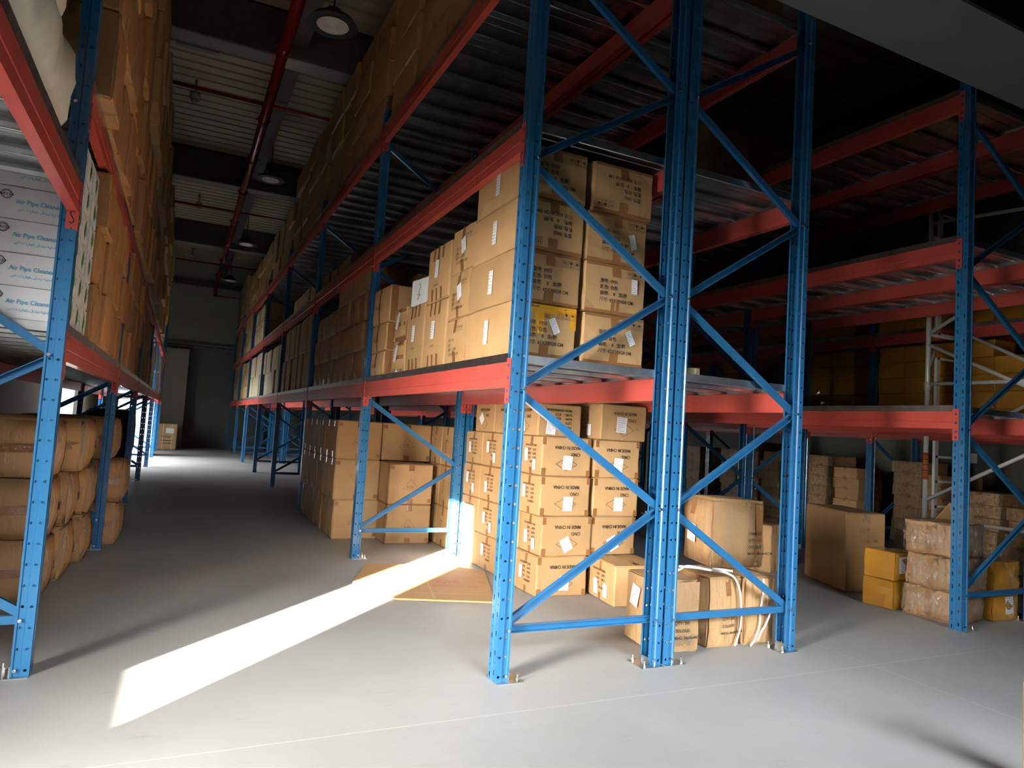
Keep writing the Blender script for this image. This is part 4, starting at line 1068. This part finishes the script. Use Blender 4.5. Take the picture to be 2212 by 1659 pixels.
b = MB(); b.box(.135, .195, -.015, .015, .3, 1.42); b.box(.135, .195, -.015, .015, 1.62, 2.35); b.box(.135, .195, -.015, .015, 2.6, 4.5)
ob('ladder_stile', b.mesh('stile', m_alu), t)
b = MB(); b.box(.60, .66, -.015, .015, .3, 4.5); ob('ladder_stile', b.mesh('stile', m_alu), t)
for i in range(14):
    b = MB(); b.tube((.14, 0, .40+i*.28), (.66, 0, .40+i*.28), .013, 8); b.box(.15, .18, -.018, -.0155, .385+i*.28, .415+i*.28, 1); ob('ladder_rung', b.mesh('ladder_rung', [m_alu, m_dark], True), t)
for p0, p1 in (((0, 0, .75), (0, -1.8, 1.75)), ((.70, 0, 1.5), (.70, -1.8, 2.5)), ((0, 0, 2.5), (0, -1.8, 1.6)), ((.70, 0, 2.7), (.70, -1.8, 1.7)), ((0, 0, 2.62), (0, -1.8, 3.6)), ((0, 0, 3.9), (0, -1.8, 3.75)), ((0, 0, 2.05), (0, -1.8, 2.05)), ((.70, 0, .5), (.70, -1.8, .5))):
    b = MB(); b.tube(p0, p1, .02, 10); ob('scaffold_brace', b.mesh('sbrace', m_alu, True), t)
b = MB(); b.tube((0, -.01, 2.22), (.10, -.01, 2.45), .012, 8); ob('scaffold_brace', b.mesh('sbrace', m_alu, True), t)
b = MB(); b.box(-.008, 0, -.05, .05, -.07, .07); o = ob('wall_socket', b.mesh('socket', m_paper), None, (XR, 6.1, 1.25)); tag(o, 'small white socket plate on the right wall', 'socket')

# ---- left rack: air pipe cleaner cartons
ZL1 = ZD(1.56)
def air_parts(d, front, side):
    P_ = []
    if front:
        P_.append(('printed_text', print_mesh('air', d, '-y', [E_text('Air Pipe Cleaner', -.040, -.004, .029, .92)], m_inkblue, bulge=.002)))
        P_.append(('printed_text', print_mesh('airar', d, '-y', [E_text('ضغط الهواء لتنظيف المنواع', -.030, -.036, .0165, .95)], m_inkblue, bulge=.002)))
        cx, cy, r = -.080, .034, .021; e = []
        for rr_, wd in ((r, .0035), (r*.72, .002)):
            e.append(E_line([(cx+rr_*math.cos(a*math.pi/8), cy+rr_*math.sin(a*math.pi/8)) for a in range(16)], wd, True))
        e.append(E_line([(cx-r*1.25, cy), (cx+r*1.25, cy)], .011)); P_.append(('printed_emblem', print_mesh('airlogo', d, '-y', e, m_ink, bulge=.002)))
        P_.append(('printed_text', print_mesh('airlt', d, '-y', [E_text('TURBO', cx-.021, cy-.0045, .013)], m_paper, bulge=.002, off=.0045)))
    if side:
        w2 = d[1]/2
        e = [E_poly([(-.02, -.06), (.02, -.015), (.02, .06), (-.02, .015)]), E_line([(-.05, .05), (-.08, .06)], .006)]
        P_.append(('printed_pattern', print_mesh('airs', d, '+x', e, m_inkgreen, bulge=.002)))
        P_.append(('printed_text', print_mesh('airs2', d, '+x', [E_text('Air Pipe', .035, .01, .02, .9), E_text('Cleaner', .035, -.015, .02, .9)], m_greyink, bulge=.002)))
    return P_
for j in range(3):
    for c in range(2 if j == 0 else 1):
        for L_ in range(6):
            d = (.40, .245, .154)
            carton(d, (-.735-c*.41+R.uniform(-.004, .004), 4.02+j*.25, ZL1+L_*.1565), 'white carton with blue writing on the left rack, %s row, %s, %s layer' % (rowsn[j], ('aisle side', 'inner column')[c], layer_word(L_, 6)), mat=m_white, bulge=.002, noise=.001,
                   name='white_carton', group='white cartons with blue writing on the left rack', parts=air_parts(d, j == 0, c == 0))
def lrow(y0, n, w_, ly, h, nm, z, mat, X=-.50, jx=.02, dx=.42, skip=0, bulge=.008, far=False):
    for i in range(n):
        for L_ in range(ly - (skip if i == 0 else 0)):
            d = (dx, w_-.008, h-.003)
            carton(d, (X-dx/2+R.uniform(-jx, jx), y0+(i+.5)*w_, z+L_*h), '%s, %s column, %s layer' % (nm, ORD[i], layer_word(L_, ly)), mat=mat, bulge=bulge, noise=.004, group=nm, far=far)
lrow(4.68, 5, .43, 3, .335, 'orange brown carton on the left rack lowest shelf, nearest bay', ZL1, m_orng, X=-.50)
lrow(7.05, 6, .47, 3, .34, 'brown carton on the left rack lowest shelf, second bay', ZL1, m_orng, X=-.50)
lrow(10.2, 6, .47, 2, .45, 'brown carton on the left rack lowest shelf, third bay', ZL1, m_cardt, X=-.53, far=True)
lrow(13.35, 6, .47, 2, .40, 'pale carton on the left rack lowest shelf, fourth bay', ZL1, m_pale, X=-.55, far=True)
lrow(16.5, 6, .47, 2, .45, 'pale carton on the left rack lowest shelf, fifth bay', ZL1, m_pale, X=-.53, far=True)
lrow(19.6, 5, .50, 2, .45, 'brown carton on the left rack lowest shelf, last bay', ZL1, m_cardt, X=-.53, far=True)
ZL2 = ZD(2.76); ZL3 = ZD(3.98)
lrow(4.05, 6, .46, 5, .47, 'big brown carton on the left rack middle shelf, nearest bay', ZL2, m_orng, X=-.47, jx=.03)
lrow(7.05, 6, .47, 2, .50, 'brown carton on the left rack middle shelf, second bay', ZL2, m_orng, X=-.47, jx=.035)
lrow(10.2, 5, .56, 2, .48, 'brown carton on the left rack middle shelf, third bay', ZL2, m_cardt, X=-.46, jx=.04, far=True)
lrow(13.3, 5, .56, 2, .46, 'brown carton on the left rack middle shelf, fourth bay', ZL2, m_cardt, X=-.47, jx=.04, far=True)
lrow(16.45, 5, .56, 2, .46, 'brown carton on the left rack middle shelf, fifth bay', ZL2, m_cardt, X=-.47, jx=.04, far=True)
lrow(7.05, 5, .57, 3, .44, 'brown carton on the left rack top shelf, second bay', ZL3, m_cardt, X=-.45, jx=.04)
lrow(10.2, 5, .57, 3, .44, 'brown carton on the left rack top shelf, third bay', ZL3, m_cardt, X=-.46, jx=.04, far=True)
lrow(13.3, 5, .57, 3, .42, 'brown carton on the left rack top shelf, fourth bay', ZL3, m_cardt, X=-.46, jx=.04, far=True)
lrow(16.45, 5, .57, 3, .40, 'brown carton on the left rack top shelf, fifth bay', ZL3, m_cardt, X=-.47, jx=.04, far=True)
# bulging bales on the floor
def lbale(d, loc, label, seed, rz=0):
    d = (d[0], d[1]-.085, d[2]-.012)
    sp = (('-y', -d[0]/2+.02, -.025, d[0]/2-.02, .025), ('+x', d[1]/2-.06, -d[2]/2+.01, d[1]/2-.02, d[2]/2-.01), ('+x', -.03, -.03, .03, .03))
    o = carton(d, loc, label, mat=m_bale, bulge=.045, noise=.007, seed=seed, rnd=.02, rz=rz, name='bale', cat='bale', group='bulging brown bales on the floor under the left rack',
               parts=[('packing_tape', tape_mesh(d, sp, bulge=.047)), ('clear_tape', tape_mesh(d, (('+x', -d[1]/2+.004, -d[2]/2+.004, -d[1]/2+.10, d[2]/2-.004),), m_wrap, bulge=.052))])
    return o
for L_ in range(3):
    lw = ('bottom', 'middle', 'top')[L_]
    lbale((.80, .56, .375), (-1.10, 5.38+.01*L_, L_*.378), 'bulging brown bale, nearest pile beside the post, %s layer' % lw, 20+L_)
    lbale((.72, .60 if L_ < 2 else .8, .375), (-1.02+(.06 if L_ == 2 else 0), 5.98+(.1 if L_ == 2 else 0), L_*.378), 'bulging brown bale, second pile under the left rack, %s layer' % lw, 23+L_)
    if L_ < 2: lbale((.72, .50, .375), (-.96, 6.54, L_*.378), 'bulging brown bale, third pile under the left rack, %s layer' % lw, 26+L_)
    lbale((.72, .66, .375), (-.83+(.04, .06, -.04)[L_], 7.40, L_*.378), 'bulging brown bale, pile just past the second post, %s layer' % lw, 28+L_)
lbale((.5, .30, .36), (-1.20, 4.88, 0), 'small bulging bale at the very front of the left pile', 40)
# sacks
def sack(name, dims, loc, label, rz=0, seed=0):
    rr = random.Random(seed); nx, ny = 26, 30; b = MB(); me = bpy.data.meshes.new(name); vs = []; fs = []
    from mathutils import noise as NZ
    for i in range(nx):
        for j in range(ny):
            u = 2*math.pi*i/nx; v = -1+2*j/(ny-1)
            k = (1-abs(v)**5)**.35 if abs(v) < 1 else .0
            k = max(k, .30)
            cu, su = math.cos(u), math.sin(u)
            ex = .62
            x = math.copysign(abs(cu)**ex, cu)*dims[0]/2*k; z = math.copysign(abs(su)**ex, su)*dims[2]/2*(k if su > 0 else .9*k)
            w_ = NZ.noise(Vector((x*4+seed, v*3, z*4)))*.05 + NZ.noise(Vector((x*11+seed, v*9, z*11)))*.02
            vs.append((x*(1+w_*2), v*dims[1]/2, z+dims[2]/2+w_*.6 if su > -.3 else max(z+dims[2]/2, 0)))
    for i in range(nx):
        for j in range(ny-1):
            a = i*ny+j; c = ((i+1) % nx)*ny+j; fs.append((a, c, c+1, a+1))
    fs.append(tuple(i*ny for i in range(nx))); fs.append(tuple(i*ny+ny-1 for i in reversed(range(nx))))
    me.from_pydata(vs, [], fs); me.materials.append(m_sack)
    for p in me.polygons: p.use_smooth = True
    o = ob(name, me, None, loc, rz); tag(o, label, 'sack'); return o
zs_ = ZD(2.26)
sack('woven_sack', (.84, 1.50, .46), (-.93, 2.96, zs_), 'white woven sack overhanging the red beam, nearest the post', seed=1)
sack('woven_sack', (.74, 1.3, .42), (-.92, 3.03, zs_+.49), 'white woven sack lying on top of the overhanging sack', seed=2, rz=.06)
sack('woven_sack', (.80, 1.3, .42), (-.90, 1.48, zs_), 'white woven sack on the left shelf nearest the camera', seed=3)
# dark bundle, cloth and trolley at the far end of the left rack
b = carton((.55, 1.1, .75), (-.93, 12.2, .42), 'black film wrapped bundle on a low trolley under the left rack', mat=m_dark, bulge=.06, noise=.03, seed=50, name='wrapped_bundle', cat='bundle', rnd=.03)
t = bpy.data.objects.new('trolley', None); COL.objects.link(t); t.location = (-.93, 12.2, 0); tag(t, 'low black trolley with slanted handle carrying the black bundle', 'trolley')
q = MB(); q.box(-.28, .28, -.6, .6, .30, .415); ob('platform', q.mesh('platform', m_dark), t)
for x in (-.22, .22):
    for y in (-.5, .5):
        q = MB(); q.tube((x-.02, y, .07), (x+.02, y, .07), .07, 14); q.box(x-.02, x+.02, y-.02, y+.02, .12, .30); ob('castor', q.mesh('castor', m_dark), t)
q = MB(); q.tube((.26, -.58, .36), (.36, -1.0, .85), .012, 8); ob('handle', q.mesh('handle', m_zinc, True), t)
bale((.85, .7, 1.45), (-.99, 20.45, 0), 0, 'tall white wrapped stack shining in the daylight at the far doorway', mat=m_white, bulge=.01, noise=.02, seed=60)
# carton at the far wall
d = (.52, .5, .78)
o = carton(d, (-.28, 23.75, 0), 'strapped brown carton with white label by the far wall', parts=[('shipping_label', label_mesh('fw', d, '-y', .06, .18, .22, .15, 0, bars=False)), ('printed_text', print_mesh('fwp', d, '-y', [E_text('FRAGILE', -.16, -.02, .07), E_line([(-.15, -.12), (.15, -.12)], .02), E_line([(-.15, -.2), (.15, -.2)], .02)], m_ink)),
     ('strap', tape_mesh(d, (('-y', -.13, -.385, -.12, .385), ('-y', .12, -.385, .13, .385)), m_strap, bulge=.009))])
# sliver of carton at the right edge
carton((.12, .14, .40), (3.082, 1.52, 0), 'cardboard box corner at the extreme lower right edge', mat=m_pale)


# ---- the cartons far down the aisle, too many and too small to tell apart
me = bpy.data.meshes.new('distant_cartons'); me.from_pydata(FARV, [], FARF)
for m in FMATS: me.materials.append(m)
me.polygons.foreach_set('material_index', FARM)
o = ob('distant_cartons', me); o['kind'] = 'stuff'
tag(o, 'brown and pale cartons packed far down the racks on both sides of the aisle', 'cartons')
